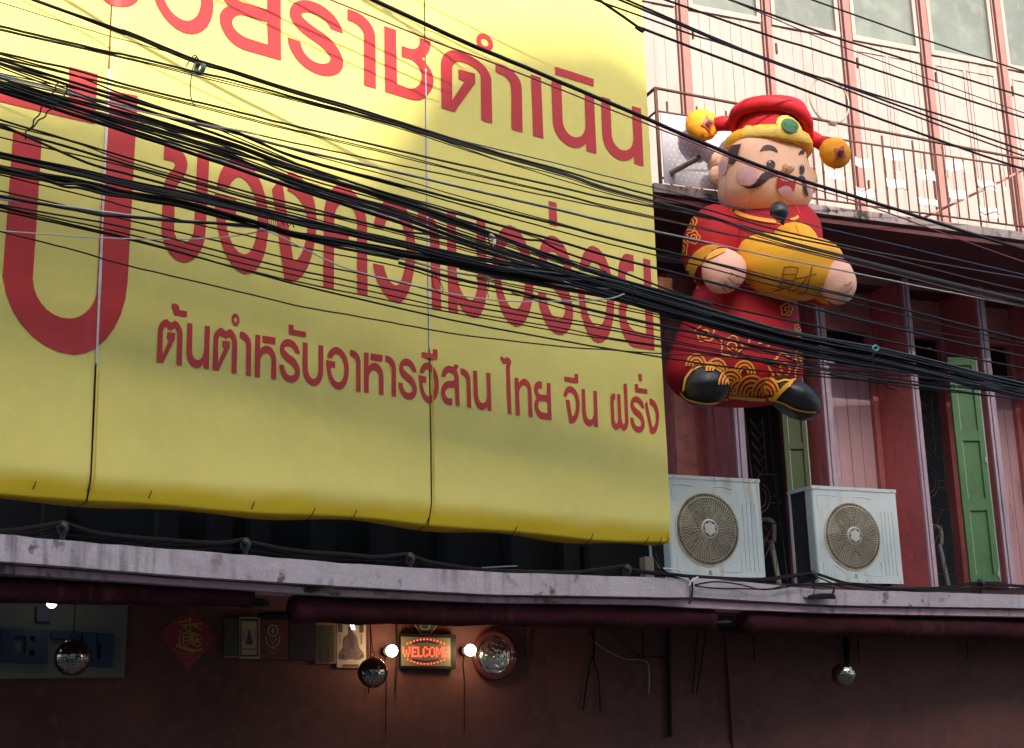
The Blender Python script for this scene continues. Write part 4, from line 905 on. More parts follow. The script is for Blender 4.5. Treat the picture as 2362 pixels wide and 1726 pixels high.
# ---------------------------------------------------------------- floodlight under the canopy edge
A3 = zoomer(1480,980,.3715)
Yf = interp(YL,1895)-.1
fl = thing('floodlight', 'small black floodlight hanging on two arms from the canopy edge under the right air conditioner', 'floodlight', PD(1895,1380,Yf))
c = [PD(*A3(x,y), Yf+dy) for x,y,dy in ((1030,1085,0),(1205,1082,0),(1190,1064,.12),(1052,1064,.12))]
MB().add(c+[p+Vector((0,0,.022)) for p in c], [(0,1,2,3),(7,6,5,4),(0,4,5,1),(1,5,6,2),(2,6,7,3),(3,7,4,0)]).build('body', black, fl)
for a, b in (((1075,1015),(1055,1066)),((1195,1020),(1183,1062))): MB().tube([PD(*A3(*a),Yf+.1), PD(*A3(*b),Yf+.08)], .013, 4).build('arm', black, fl)
MB().tube([PD(*A3(*p),Yf+.02) for p in catmull([(965,1005),(960,1035),(985,1065),(1030,1080)],5)], .006, 5).build('lead', black, fl)
# ---------------------------------------------------------------- cable run and insulators on the canopy
def Yc(x): return interp(YL,x)+.12
run1 = [A5(*p) for p in [(-400,560),(-100,545),(50,530),(150,515),(270,495),(310,488),(350,500),(500,550),(700,580),(1000,605),(1300,625),(1450,620),(1530,605),(1580,620),(1800,665),(2000,690),(2240,705)]]+[A6(*p) for p in [(250,710),(440,693),(480,698),(600,740),(800,775),(1000,797),(1500,815),(1700,798),(1900,770),(1930,768),(2000,800),(2261,830)]]+[A3(*p) for p in [(300,940),(700,960),(900,940),(1050,923),(1100,930),(1300,990),(1600,1020),(1900,1010),(2100,980),(2220,992),(2500,1010),(3200,1040)]]
def crun(pts, r, label, dy=0, m=black):
    o = MB().tube([PD(x, y, Yc(x)+dy) for x,y in catmull(pts,5)], r, 6).build('canopy_cable', m); return tag(o, label, 'cable', 'cables laid along the canopy')
crun(run1, .013, 'main black cable draped over the insulators along the canopy edge')
crun([(x,y+7+4*math.sin(x*.02)) for x,y in run1], .007, 'thinner black cable sagging just under the main canopy cable', .03)
crun([(57,1245),(160,1235),(300,1255),(420,1266),(560,1268),(700,1288),(900,1296),(1100,1312),(1300,1318),(1500,1322)], .006, 'thin black cable lying low along the left canopy top', .05)
crun([A3(*p) for p in [(330,995),(450,975),(600,990),(760,1025),(900,995),(980,990),(1100,1000),(1200,1010)]], .006, 'black cable arching over the canopy top below the first air conditioner', -.16)
crun([A3(*p) for p in [(330,1000),(450,1015),(620,1018),(820,1020),(960,995)]], .006, 'black cable sagging below the arched one', -.16)
crun([A3(*p) for p in [(80,800),(110,870),(160,920),(240,930),(300,950),(315,1000),(310,1070),(295,1110)]], .008, 'black cable coming down the billboard corner over the canopy joint', -.16)
crun([A3(*p) for p in [(85,805),(95,850),(120,890),(200,895),(245,920)]], .006, 'white cable curling at the billboard corner', -.14, mat('white_cable', (.55,.55,.52), .5))
crun([A3(*p) for p in [(295,1000),(310,970),(350,945)]], .006, 'short white cable end at the canopy joint', -.18, MATS['white_cable'])
crun([A3(*p) for p in [(900,1000),(1300,985),(1500,1010),(1900,1030),(2220,1000),(2600,1010)]], .009, 'second thick black cable along the right canopy top', -.05)
for x, y, lb in ((A5(310,535)+('insulator knob nearest the left edge on the canopy',)),(A5(1552,645)+('insulator knob on the canopy left of centre',)),(A6(480,730)+('insulator knob below the billboard middle seam',)),(A6(1930,805)+('insulator knob left of the cream post',)),(A3(1065,945)+('insulator knob in front of the right air conditioner',)),(A3(2105,995)+('insulator knob below the bright green shutter',))):
    t = thing('insulator', lb, 'insulator', PD(x,y+10,Yc(x)), 'insulator knobs along the canopy'); c = PD(x,y-3,Yc(x))
    im = mat('brown_porcelain', (.012,.010,.010), .5)
    MB().ell(c, Vector((.036,0,0)), Vector((0,.03,0)), Vector((0,0,.045)), 14, 10).build('knob', im, t, True); MB().tube([c+Vector((0,0,-.02)), c+Vector((0,.02,-.12))], .014, 6).build('bracket', im, t)
    MB().ell(c+Vector((.0,-.02,.0)), Vector((.02,0,0)), Vector((0,.025,0)), Vector((0,0,.02)), 10, 6).build('bolt', black, t)
o = MB().tube([PD(*A6(960,782),10.9), PD(*A6(1198,770),11.0)], .005, 5).build('tube_light', mat('pale_grey_tube', (.3,.31,.31), .4)); tag(o, 'thin pale rod lying in the dark gap above the canopy', 'rod')
# ---------------------------------------------------------------- the inflatable figure
YF = 12.35; K = YF/FPX*1.02
def fp(x, y, d=0): return PD(x, y, YF-d)
nyl = dict(rough=.62, spec=.22)
Fred = mat('red_nylon', (.50,.014,.022), var=.12, vs=3, bump=.5, bs=7, **nyl); Fyel = mat('orange_yellow_nylon', (.95,.46,.035), var=.1, vs=4, bump=.5, bs=7, **nyl)
Forg = mat('orange_nylon', (.85,.33,.02), var=.1, vs=4, bump=.9, bs=12, **nyl); Fskin = mat('salmon_nylon', (.95,.55,.36), var=.06, vs=3, bump=.35, bs=6, **nyl); Fpink = mat('pink_nylon', (.95,.53,.40), bump=.8, bs=9, **nyl); Fblk = mat('black_nylon', (.014,.016,.02), var=.2, vs=4, bump=.6, bs=9, rough=.38, spec=.6)
Dy = mat('yellow_nylon_print', (.88,.56,.10), .5); Dor = mat('orange_nylon_print', (.90,.42,.03), .5); Dbr = mat('dark_brown_print', (.045,.012,.014), .5); Dgreen = mat('green_print', (.04,.16,.065), .5)
Dlil = mat('lilac_print', (.72,.38,.38), .5); Dlips = mat('lip_red_print', (.50,.02,.02), .5); Dwhite = mat('white_print', (.75,.72,.7), .5); Dchar = mat('ochre_print', (.36,.13,.01), .55); Dredp = mat('orange_red_print', (.50,.06,.02), .5)
fg = thing('inflatable_figure', 'giant red robed inflatable man with black moustache holding a golden ingot, below the balcony', 'inflatable', fp(1740, 930))
Xv, Zv, Dv = Vector((1,0,0)), Vector((0,0,1)), Vector((0,-1,0))
BODY = []
def part(mb, name, m, par=fg): o = mb.build(name, m, par, True); BODY.append(o); return o
def rotv(rx, rz, rd, roll=0, yaw=0):
    r = Matrix.Rotation(math.radians(yaw), 3, 'Z') @ Matrix.Rotation(math.radians(roll), 3, 'Y')
    return r @ (Xv*rx*K), r @ (Dv*rd*K), r @ (Zv*rz*K)
def puff(cx, cy, cz, amp, fr, seed=0):            # wrinkled surface
    def fn(q): k = 1+amp*noise.noise(Vector((q.x*fr+seed, q.y*fr, q.z*fr*1.6))); return q*k
    return fn
def ellp(x, y, d, rx, rz, rd, roll=0, yaw=0, p=1.0, amp=.02, fr=2.5, fn=None, nu=36, nv=22):
    a, b, c = rotv(rx, rz, rd, roll, yaw); f0 = puff(0,0,0,amp,fr,x*.1)
    return MB().ell(fp(x, y, d), a, b, c, nu, nv, p, (lambda q: f0(fn(q))) if fn else f0)
def loft(rings, n=44, amp=.01, p=1.0):
    vs, fs = [], []
    for j, (cx, cy, rx, rd, d) in enumerate(rings):
        c = fp(cx, cy, d)
        for i in range(n):
            a = 2*math.pi*i/n; sg = lambda t: math.copysign(abs(t)**p, t); k = 1+amp*noise.noise(Vector((math.cos(a)*2, math.sin(a)*2, cy*.03)))
            vs.append(c + Xv*rx*K*sg(math.cos(a))*k + Dv*rd*K*sg(math.sin(a))*k)
    for j in range(len(rings)-1):
        for i in range(n): fs.append((j*n+i, j*n+(i+1)%n, (j+1)*n+(i+1)%n, (j+1)*n+i))
    m = MB(); m.add(vs, fs+[tuple(range(n-1,-1,-1)), tuple((len(rings)-1)*n+i for i in range(n))]); return m
def rings(tab, k=5): return catmull(tab, k)
# robe
robe = part(loft(rings([(1790,470,55,50,0),(1778,492,96,72,0),(1768,525,128,86,0),(1762,575,136,92,0),(1735,630,120,90,0),(1716,680,124,92,0),(1708,735,136,98,0),(1700,790,149,108,0),(1694,840,158,114,0),(1694,872,158,114,0),(1700,900,140,102,0),(1712,922,104,76,0),(1722,931,60,44,0),(1725,933,8,6,0)]), p=.92), 'robe', Fred)
# head: rounded box, wider at the jaw
def headf(q): k = 1+.10*(-q.z)*(1 if q.z < 0 else .2)-.16*max(0, -q.z-.55); return Vector((q.x*k, q.y*k, q.z))
head = part(ellp(1763, 412, .10, 106, 101, 92, p=.72, amp=.015, fn=headf, yaw=24, nu=48, nv=30), 'head', Fskin)
part(ellp(1662,372,.04,25,25,22,amp=.08,fr=3), 'ear', Fskin); part(ellp(1656,407,.04,23,26,22,amp=.08,fr=3), 'ear_lobe', Fskin); part(ellp(1870,416,.06,16,34,20,amp=.06,fr=3), 'ear', Fskin)
part(ellp(1818,388,.50,15,14,15,amp=.06,fr=3), 'nose', Fskin)
# hat
part(loft(rings([(1774,345,84,78,.06),(1775,318,90,82,.06),(1776,285,93,84,.06),(1777,264,90,80,.06),(1777,249,80,70,.06),(1777,240,58,50,.06),(1777,236,20,18,.06),(1777,235.5,3,3,.06)]),amp=.015), 'hat', Fred)
R4 = zoomer(1540,200,.20345)
rollp = [R4(*p) for p in [(742,480),(745,370),(795,280),(900,222),(1050,190),(1220,190),(1370,220),(1490,280),(1565,370),(1595,460),(1605,570)]]
m = MB(); q = catmull(rollp, 5); m.tube([fp(x, y, .14+.26*math.sin(math.pi*i/len(q))) for i,(x,y) in enumerate(q)], [K*(10+9*math.sin(math.pi*i/(len(q)-1)))*(1+.02*math.sin(i*.9)) for i in range(len(q))], 14); part(m, 'hat_roll', Fred)
def brimring(cx, cy, d, rx, rd, tr, rise, name):
    vs, fs = [], []; n, k = 96, 14; c = fp(cx, cy, d)
    yw = Matrix.Rotation(math.radians(8), 3, 'Z') @ Matrix.Rotation(math.radians(3.5), 3, 'Y')
    for i in range(n):
        a = i/n*2*math.pi; dirv = Vector((math.cos(a)*rx, -math.sin(a)*rd, 0)); on = Vector((math.cos(a), -math.sin(a), 0))
        r = tr*(1+.10*math.sin(i*1.9)*noise.noise(Vector((i*.7,0,0)))+.07*noise.noise(Vector((i*1.3,4,0))))
        for j in range(k):
            b = j/k*2*math.pi; w_ = 1+.09*noise.noise(Vector((i*.9, j*.25, 2)))
            vs.append(c + yw @ ((dirv + on*math.cos(b)*r*.8*w_ + Vector((0,0,math.sin(b)*r*1.25*w_)))*K))
    for i in range(n):
        for j in range(k): fs.append((i*k+j, i*k+(j+1)%k, ((i+1)%n)*k+(j+1)%k, ((i+1)%n)*k+j))
    part(MB().add(vs, fs), name, Fyel)
brimring(1772, 340, .08, 93, 86, 16.5, 0, 'hat_brim')
part(MB().tube([fp(1640,290,.05), fp(1665,285,.1), fp(1710,285,.1)], [K*17,K*18,K*20], 20), 'hat_arm', Fred)
part(MB().tube([fp(1845,305,.05), fp(1880,322,.12), fp(1905,337,.16)], [K*19,K*17,K*17], 20), 'hat_arm', Fred)
part(ellp(1619,289,.06,41,40,27,amp=.07,fr=9,yaw=10), 'coin_ball', Forg); part(ellp(1926,353,.18,40,38,27,amp=.07,fr=9,yaw=20), 'coin_ball', Forg)
# goatee
part(ellp(1798,492,.64,22,28,16,amp=.02,roll=-4,fn=lambda q: Vector((q.x*(1-.85*max(0,-q.z))+.22*max(0,-q.z), q.y*(1-.8*max(0,-q.z)), q.z if q.z > 0 else q.z*1.1))), 'goatee', Fblk)
# arms
R6 = zoomer(1520,480,.30265)
part(ellp(1642,566,.20,68,98,66,roll=14,amp=.03,p=.95), 'sleeve', Fred)
part(ellp(1860,600,.05,62,70,60,roll=-30,amp=.03), 'sleeve', Fred)
part(ellp(1668,629,.55,50,50,42,roll=28,amp=.035,fr=3,fn=lambda q: Vector((q.x*(1+.12*q.z), q.y, q.z*(1.0 if q.z<0 else 1.12)))), 'hand', Fpink)
part(ellp(1929,645,.50,43,58,40,roll=-8,amp=.04,fr=3,fn=lambda q: Vector((q.x*(1-.10*q.z), q.y, q.z))), 'hand', Fpink)
part(ellp(1893,684,.28,34,22,30,roll=24,amp=.05), 'cuff', Fred)
# ingot: boat with raised ends and a central knob
def boat(q):
    x = q.x; z = q.z; up = .10*abs(x)**2.2
    if z > 0: z = z*.92-.16*z*(1-x*x)
    else: z = z*(1.0 if abs(x) < 1 else 1)
    return Vector((x, q.y*(1-.1*x*x), z+up))
part(ellp(1822,609,.42,122,85,78,roll=8,amp=.02,p=.9,fn=boat,nu=48,nv=28), 'ingot', Fyel)
part(ellp(1832,562,.30,56,50,48,roll=4,amp=.02), 'ingot_knob', Fyel)
# shoes
part(ellp(1625,893,.62,55,47,60,amp=.025,roll=-3,fn=lambda q: Vector((q.x, q.y*(1+.05*q.z), q.z*(1 if q.z > 0 else .92)))), 'shoe', Fblk)
part(ellp(1827,917,.50,68,40,56,roll=33,yaw=0,amp=.025,fn=lambda q: Vector((q.x, q.y, q.z*(1+.12*q.x)))), 'shoe', Fblk)
# prints laid on the cloth
bpy.context.view_layer.update()
V_, F_ = [], []
for o in BODY:
    mw = pbase(o.parent)+o.location; n0 = len(V_); V_ += [v.co+mw for v in o.data.vertices]; F_ += [tuple(n0+i for i in p.vertices) for p in o.data.polygons]
BV = BVHTree.FromPolygons(V_, F_)
cnt = [0]
def decal(name, polys, m, z, lift=.006, step=6):
    pp = [[z(*p) for p in po] for po in polys]; v, f = fill(pp, step); out, ok = [], []
    cnt[0] += 1; lf = lift+.0004*(cnt[0] % 9)
    for a, b in v:
        h, nn, ix, ds = BV.ray_cast(CAM, ray(a, b)); ok.append(h is not None)
        if h is None: out.append(fp(a,b)); continue
        if nn.dot(h-CAM) > 0: nn = -nn
        out.append(h + (CAM-h).normalized()*lf*1.2 + nn*lf*.5)
    g = [t for t in f if all(ok[i] for i in t) and max((out[i]-out[j]).length for i in t for j in t) < .16]
    if g:
        used = sorted({i for t in g for i in t}); mp = {i: k for k, i in enumerate(used)}
        return mesh(name, [out[i] for i in used], [tuple(mp[i] for i in t) for t in g], m, fg)
sm = lambda pts: [closed(pts, 4)]
decal('eyebrow', sm([(1045,740),(1070,690),(1110,664),(1160,662),(1210,685),(1235,715),(1247,748),(1200,724),(1150,716),(1090,722)]), Dbr, R4)
decal('eyebrow', sm([(1480,780),(1495,740),(1520,722),(1550,725),(1575,760),(1588,818),(1565,785),(1540,768),(1510,770)]), Dbr, R4)
decal('cheek', [ellipse(900,1015,122,108)], Dlil, R4); decal('cheek', [ellipse(1590,1165,26,85)], Dlil, R4, .004)
decal('eye', [ellipse(1168,888,52,54)], Dbr, R4); decal('eye', [ellipse(1522,942,28,56)], Dbr, R4)
decal('eye_glint', [ellipse(1153,858,9,9,n=12)], Dwhite, R4, .014, 30); decal('eye_glint', [ellipse(1518,903,6,9,n=12)], Dwhite, R4, .014, 30)
decal('moustache', sm([(832,1105),(880,1130),(935,1132),(985,1100),(1025,1050),(1065,995),(1110,970),(1165,964),(1225,980),(1265,1005),(1215,1010),(1165,1030),(1115,1065),(1060,1115),(1010,1145),(950,1157),(890,1148)]), Dbr, R4, .010)
decal('moustache', sm([(1480,1025),(1520,1013),(1555,1040),(1570,1100),(1575,1160),(1590,1235),(1562,1222),(1540,1170),(1530,1100),(1508,1050)]), Dbr, R4, .010)
decal('mouth', sm([(1262,1028),(1238,1060),(1233,1110),(1248,1165),(1290,1150),(1340,1135),(1385,1150),(1418,1192),(1440,1150),(1452,1090),(1450,1050),(1400,1075),(1330,1078),(1285,1060)]), Dlips, R4, .009)
decal('tongue', sm([(1250,1172),(1285,1140),(1335,1124),(1385,1142),(1416,1192),(1400,1225),(1350,1253),(1295,1236)]), Dlil, R4, .011)
decal('teeth', sm([(1290,1030),(1340,1042),(1400,1050),(1420,1062),(1390,1078),(1330,1075),(1295,1060),(1282,1045)]), Fpink, R4, .012)
decal('sideburn', [[(640,690),(740,665),(838,652),(815,720),(795,790),(772,838),(742,875),(712,886),(690,865),(700,800),(690,745)]], Dbr, R4, .008)
decal('ear_shade', [ellipse(635,920,44,88,10)], Dlil, R4)  # lilac print inside the ear
decal('hat_scallop', [[(838,535),(855,490),(885,450),(920,438),(952,452),(972,480),(1000,450),(1040,437),(1085,450),(1118,488),(1145,460),(1185,446),(1235,462),(1226,410),(1250,355),(1300,328),(1360,330),(1420,360),(1480,415),(1512,470),(1520,508),(1555,510),(1590,540),(1600,590),(1615,560),(1630,640),(1560,640),(1400,600),(1200,570),(1000,565),(840,580)]], Dy, R4, .012)
decal('hat_gem', [ellipse(1380,444,102,72,26)], Dgreen, R4, .024)
def dia(P_, k):
    out = []
    for i in range(4):
        a, b = P_[i], P_[(i+1)%4]; cx = sum(p[0] for p in P_)/4; cy = sum(p[1] for p in P_)/4
        for t in (0,.25,.5,.75):
            x = a[0]+(b[0]-a[0])*t; y = a[1]+(b[1]-a[1])*t; kk = k*math.sin(math.pi*t); out.append((x+(cx-x)*kk, y+(cy-y)*kk))
    return [out]
decal('coin_mark', dia([(438,320),(545,405),(483,522),(375,435)], .16), Dredp, R4, .006, 4); decal('coin_hole', dia([(455,375),(503,420),(470,462),(425,420)], .04), Dbr, R4, .012, 4)
decal('coin_mark', dia([(2000,668),(2028,805),(1910,840),(1885,705)], .16), Dredp, R4, .006, 4); decal('coin_hole', dia([(1935,720),(1992,725),(1985,787),(1930,780)], .04), Dbr, R4, .012, 4)
decal('collar', [stroke([R6(*p) for p in catmull([(525,-12),(600,40),(700,72),(820,95),(935,108)],5)], 8.5)], Dor, lambda x,y:(x,y), .008, 5)
decal('collar', [stroke([R6(*p) for p in catmull([(1000,92),(1040,80),(1060,62)],5)], 7)], Dor, lambda x,y:(x,y), .008, 5)
decal('cuff_band', [[(525,306),(470,283),(400,273),(330,298),(270,343),(226,405),(206,470),(222,548),(262,614),(320,622),(285,560),(272,505),(294,452),(335,424),(382,392),(440,365),(505,335)]], Dor, R6, .008)
decal('cuff_band', [[(1170,640),(1215,650),(1260,690),(1300,712),(1345,722),(1300,735),(1240,722),(1190,690)]], Dor, R6, .008)
# brush character on the ingot
for q in ([(958,450),(945,500),(935,560),(905,605)],[(955,455),(1010,450),(1060,458)],[(1060,455),(1040,530),(1010,598)],[(950,505),(1040,505)],[(938,552),(1028,552)],[(905,603),(960,598),(1010,600)],[(955,610),(920,625),(880,628)],[(985,610),(1000,640)],
          [(1045,540),(1120,525),(1198,503)],[(1165,445),(1148,520),(1120,630),(1090,655),(1050,648)],[(1130,525),(1080,590),(1018,640)]):
    decal('brush_stroke', [stroke([R6(*p) for p in (catmull(q,4) if len(q)>2 else q)], 3.6)], Dchar, lambda x,y:(x,y), .009, 8)
# cloud curls
def curl(cx, cy, r, rot=0, t=2.6, sq=1.0):
    z = lambda x, y: (x, y); c0 = R6(cx, cy); r *= .30265
    pts = [(c0[0]+r*(1+.13*math.cos(5*a+rot))*math.cos(a), c0[1]+r*sq*(1+.13*math.cos(5*a+rot))*math.sin(a)) for a in [i/30*6.2832 for i in range(31)]]
    decal('cloud_motif', [stroke(pts, t)], Dor, z, .008, 9)
    pts = [(c0[0]+r*(.18+.42*i/22)*math.cos(i*.32+rot), c0[1]+r*sq*(.18+.42*i/22)*math.sin(i*.32+rot)) for i in range(23)]
    decal('cloud_motif', [stroke(pts, t)], Dor, z, .008, 9)
for a in ((264,225,46,0),(243,110,44,1,2.6,1.4),(183,305,38,2,2.4,1.6),(970,775,44,1),(352,952,66,2,3),(550,1058,78,0,3),(770,985,98,1,4,.8),(948,1222,104,2,4.5),(1060,930,30,0,2.4,1.6),(1075,1130,36,1,3,1.6)): curl(*a)
# waves and hem
band_ = [(178,1400),(195,1300),(235,1225),(300,1185),(380,1172),(440,1185),(500,1235),(545,1310),(562,1395),(700,1432),(870,1438),(950,1355),(1050,1290),(1085,1288),(1000,1360),(890,1470),(700,1462),(532,1440),(528,1345),(480,1262),(420,1222),(330,1210),(260,1240),(215,1300),(195,1395)]
decal('hem_band', [band_], Dor, R6, .009)
for wi, (cx, cy, rs) in enumerate(((650,1262,(86,60,34)),(440,1245,(85,58,32)),(285,1205,(80,55,30)),(545,1345,(100,72,46,20)),(620,1410,(90,62,36)),(705,1420,(128,96,64,34)),(815,1425,(116,86,56,28)))):
    c0 = R6(cx, cy); arc = lambda r, k: [(c0[0]+r*.30265*.92*math.cos(a), c0[1]-r*.30265*1.12*math.sin(a)) for a in [i/k*math.pi for i in range(k+1)]]
    decal('wave_ground', [arc(rs[0]+7, 20)], Fred, lambda x,y:(x,y), .005+.0022*wi, 9)
    for r in rs: cnt[0] = 0; decal('wave_arc', [stroke(arc(r, 20), 4.0)], Dor, lambda x,y:(x,y), .0065+.0022*wi, 9)
decal('hem_band', [[(532,1425),(620,1432),(750,1440),(870,1440),(950,1358),(1050,1290),(1085,1288),(1000,1365),(890,1472),(700,1464),(532,1445)]], Dor, R6, .022)
decal('shoe_trim', [stroke([R6(*p) for p in catmull([(165,1405),(210,1455),(290,1480),(380,1490),(460,1478),(525,1455)],5)], 3.6)], Dor, lambda x,y:(x,y), .008, 9)
decal('shoe_trim', [stroke([R6(*p) for p in catmull([(865,1462),(950,1490),(1030,1530),(1120,1552),(1198,1555)],5)], 3.6)], Dor, lambda x,y:(x,y), .008, 9)
for q in ([(545,490),(580,515),(610,540)],[(522,530),(560,560),(600,590)],[(500,570),(530,600),(555,625)],[(485,600),(510,635)],[(1408,590),(1440,585),(1468,560)],[(1420,640),(1450,630),(1472,600)]):
    decal('finger_crease', [stroke([R6(*p) for p in (catmull(q,4) if len(q)>2 else q)], 1.5)], Dbr, lambda x,y:(x,y), .006, 8)
for q in ([(1712,505),(1706,535),(1702,560)],[(1835,520),(1850,560)],[(1640,700),(1625,760),(1610,830)],[(1795,690),(1812,760),(1822,850)]):
    decal('seam_line', [stroke(catmull(q,6), 1.0)], mat('dark_red_seam', (.16,.006,.01), .6), lambda x,y:(x,y), .004, 12)
for q in ([(1728,436),(1731,460),(1722,490)],[(1690,345),(1676,400),(1674,450)],[(1812,462),(1830,470),(1845,492)]):
    decal('seam_line', [stroke(catmull(q,6), .9)], mat('skin_seam', (.62,.28,.15), .6), lambda x,y:(x,y), .004, 12)
for x0, y0, x1, y1 in ((1700,520,1700,300),(1838,520,1850,300)):
    pass
MB().tube([fp(1650,500,-.3), PD(1650,420,13.4)], .006, 5).build('tether', black, fg); MB().tube([fp(1850,500,-.3), PD(1860,440,13.5)], .006, 5).build('tether', black, fg)
# ---------------------------------------------------------------- overhead cables
KP = Plane(57, 7.6, 34, 1000)
Cb = mat('cable_black', (.003,.003,.004), .45, spec=.3); Cbr = mat('cable_brown_black', (.018,.009,.004), .45); Cw = mat('cable_white', (.42,.42,.42), .45); Cblue = mat('cable_blue', (.02,.07,.13), .4); Cpink = mat('cable_pink', (.30,.07,.10), .5); Cg = mat('cable_dark_green', (.012,.03,.026), .35)
cable_objs = []
def cable(pts, r, label, m=Cb, off=None, ext=True, wav=0, group='overhead cables crossing the facade'):
    off = random.uniform(-.22,.22) if off is None else off
    pts = sorted(pts)
    if ext:
        (a,b),(c,d) = pts[0],pts[1]; k = (d-b)/(c-a)
        if a < 100: pts = [(a-600, b-600*k*.9), (a-300, b-300*k)] + pts
        elif b < 66: pts = [(a-1300, b-1300*k*1.25), (a-600, b-600*k*1.12)] + pts
        (a,b),(c,d) = pts[-2],pts[-1]; k = (d-b)/(c-a)
        if c > 2200: pts = pts + [(c+300, d+300*k*.9), (c+600, d+600*k*.8)]
    q = catmull(pts, 7); P = KP.shifted(off); out = []
    for i, (x, y) in enumerate(q):
        u, z = P.uv(x, y); w_ = wav*noise.noise(Vector((x*.012, off*50, 1)))
        out.append(P.at(u, z+.003*noise.noise(Vector((x*.02, off*90, 0)))+w_))
    rad = r*.00168
    rad_s = [rad*(out[i].y/9.5) for i in range(len(out))] if 0 else rad
    o = MB().tube(out, rad, 6).build('overhead_cable', m); o.data.polygons.foreach_set('use_smooth', [True]*len(o.data.polygons))
    return tag(o, label, 'cable', group)
L = [
([(2034,57),(2305,147)],5,'single black cable crossing the top right window corner',Cb),
([(1844,57),(2037,121),(2305,206)],6,'second black cable from the top right corner, crossing both windows',Cb),
([(1818,57),(2037,143),(2305,241)],3,'thin brown cable between two thick ones over the pink boards',Cbr),
([(1699,57),(1907,124),(2305,254)],6,'fourth thick cable down from the top right over the pink boards',Cb),
([(1577,57),(1807,150),(1955,199),(2305,306)],6,'upper cable of the triple strand passing the metal hoop',Cb),
([(1573,60),(1792,145),(1963,204),(2305,328)],6,'middle cable of the triple strand passing the metal hoop',Cb),
([(1532,57),(1673,104),(1918,195),(2305,340)],5,'lower cable of the triple strand passing the metal hoop',Cb),
([(1440,40),(1480,65),(1777,178),(2037,277),(2305,372)],7,'thick cable passing just above the red hat and crossing the railing',Cb),
([(984,57),(1208,154),(1480,269),(1560,304),(1777,392),(2037,474),(2305,559)],10,'thickest single cable, crossing the face of the inflatable figure',Cb),
([(904,57),(1160,154),(1436,264),(1560,313),(1814,414),(2000,474),(2305,585)],4,'thin pinkish cable running just under the one across the face',Cpink),
([(243,57),(290,72),(447,136),(530,161),(680,209),(800,243),(920,281),(1060,325),(1160,356),(1300,394),(1400,424),(1640,486),(1780,527),(2020,582),(2305,633)],5,'upper strand of the pair that carries the grey ring insulator',Cbr),
([(232,57),(290,77),(447,142),(530,165),(680,214),(920,285),(1060,330),(1300,400),(1400,435),(1640,500),(1780,547),(2020,609),(2305,679)],7,'lower strand of the pair that carries the grey ring insulator',Cbr),
([(165,57),(290,93),(430,131)],2,'hair thin wire ending at the grey ring insulator',Cb),
([(55,74),(243,118),(295,128),(460,168),(530,183),(680,225),(920,290),(1060,334),(1300,403),(1400,437),(1640,500),(1780,550),(2020,612),(2305,681)],5,'brown black cable threading through the grey ring insulator',Cbr),
([(55,80),(295,134),(530,190),(680,229),(920,293),(1060,338),(1160,372),(1300,408),(1400,441),(1640,504),(1780,556),(2020,616),(2305,684)],2.5,'thin dark twin just under the ringed cable',Cb),
([(55,83),(295,137),(530,195),(680,232),(920,296),(1060,342),(1240,398),(1400,446),(1640,507)],2.5,'second thin twin just under the ringed cable',Cb),
([(920,286),(1060,324),(1300,381),(1400,407),(1640,464),(1780,498),(2020,554),(2305,621)],3,'thin blue cable over the right part of the billboard',Cblue),
([(55,135),(175,162),(295,197),(530,254),(680,291),(920,348),(1060,380),(1300,434),(1400,457),(1640,503),(1780,538),(2020,589),(2305,659)],5,'brown black cable below the ringed ones, alone on the bright cloth',Cbr),
([(55,146),(295,203),(530,262),(680,300),(920,357),(1060,393),(1300,449),(1400,475),(1640,530),(1780,560),(2020,618),(2305,690)],2.6,'upper of two fine twin wires on the bright cloth',Cb),
([(55,148),(295,206),(530,266),(680,303),(920,361),(1060,396),(1300,452),(1400,478),(1640,533),(1780,563),(2020,621),(2305,693)],2.6,'lower of two fine twin wires on the bright cloth',Cb),
([(55,195),(345,262),(530,297),(680,330),(920,381),(1060,410),(1300,460),(1400,481),(1640,532),(1780,563),(2020,622),(2305,694)],3.6,'reddish brown cable crossing the middle of the billboard',mat('cable_red_brown', (.10,.035,.01), .45)),
([(55,186),(295,246),(530,303),(680,343),(920,397),(1060,430),(1300,486),(1400,510),(1640,561),(1780,592),(2020,640),(2305,697)],4,'pale grey cable running the whole width under the reddish one',Cw),
([(55,189),(295,250),(530,306),(680,346),(920,400),(1060,433),(1300,489),(1400,513),(1640,564)],3,'black wire hugging the underside of the pale grey cable',Cb),
([(55,181),(295,233),(680,347),(920,412),(1060,453),(1300,518),(1400,546),(1640,604),(2020,696),(2305,768)],2.5,'fine dark wire sagging over the upper word to the first pier',Cb),
([(55,155),(295,229),(530,300),(680,362),(920,426),(1060,462),(1300,522),(1400,548),(1640,606),(1780,645),(2020,698),(2305,770)],6,'thick cable passing across the first robe cuff',Cb),
([(55,141),(175,175),(295,222),(530,302),(680,364),(920,431),(1060,471),(1300,536),(1400,562),(1640,620),(1780,658),(2020,712),(2305,780)],3.5,'thin cable just under the thick one across the cuff',Cb),
([(55,164),(295,240),(530,320),(680,377),(920,455),(1060,495),(1300,560),(1400,590),(1640,651),(1780,687),(2020,747),(2305,811)],6,'thick cable passing just below the pink fists',Cb),
([(55,202),(295,262),(530,331),(680,388),(920,460),(1060,506),(1180,543),(1215,553),(1250,557),(1300,582),(1400,615),(1560,675),(1640,699),(1780,731),(2020,781),(2305,839)],5,'kinked cable with a bump over the middle word',Cb),
([(55,206),(295,268),(530,335),(680,392),(920,470),(1060,519),(1300,602),(1400,633),(1560,688),(1640,713),(1780,755),(2020,806),(2305,880)],6,'steep thick cable joining the main bundle at the billboard corner',Cb),
]
for l in L: cable(*l[:3], m=l[3])
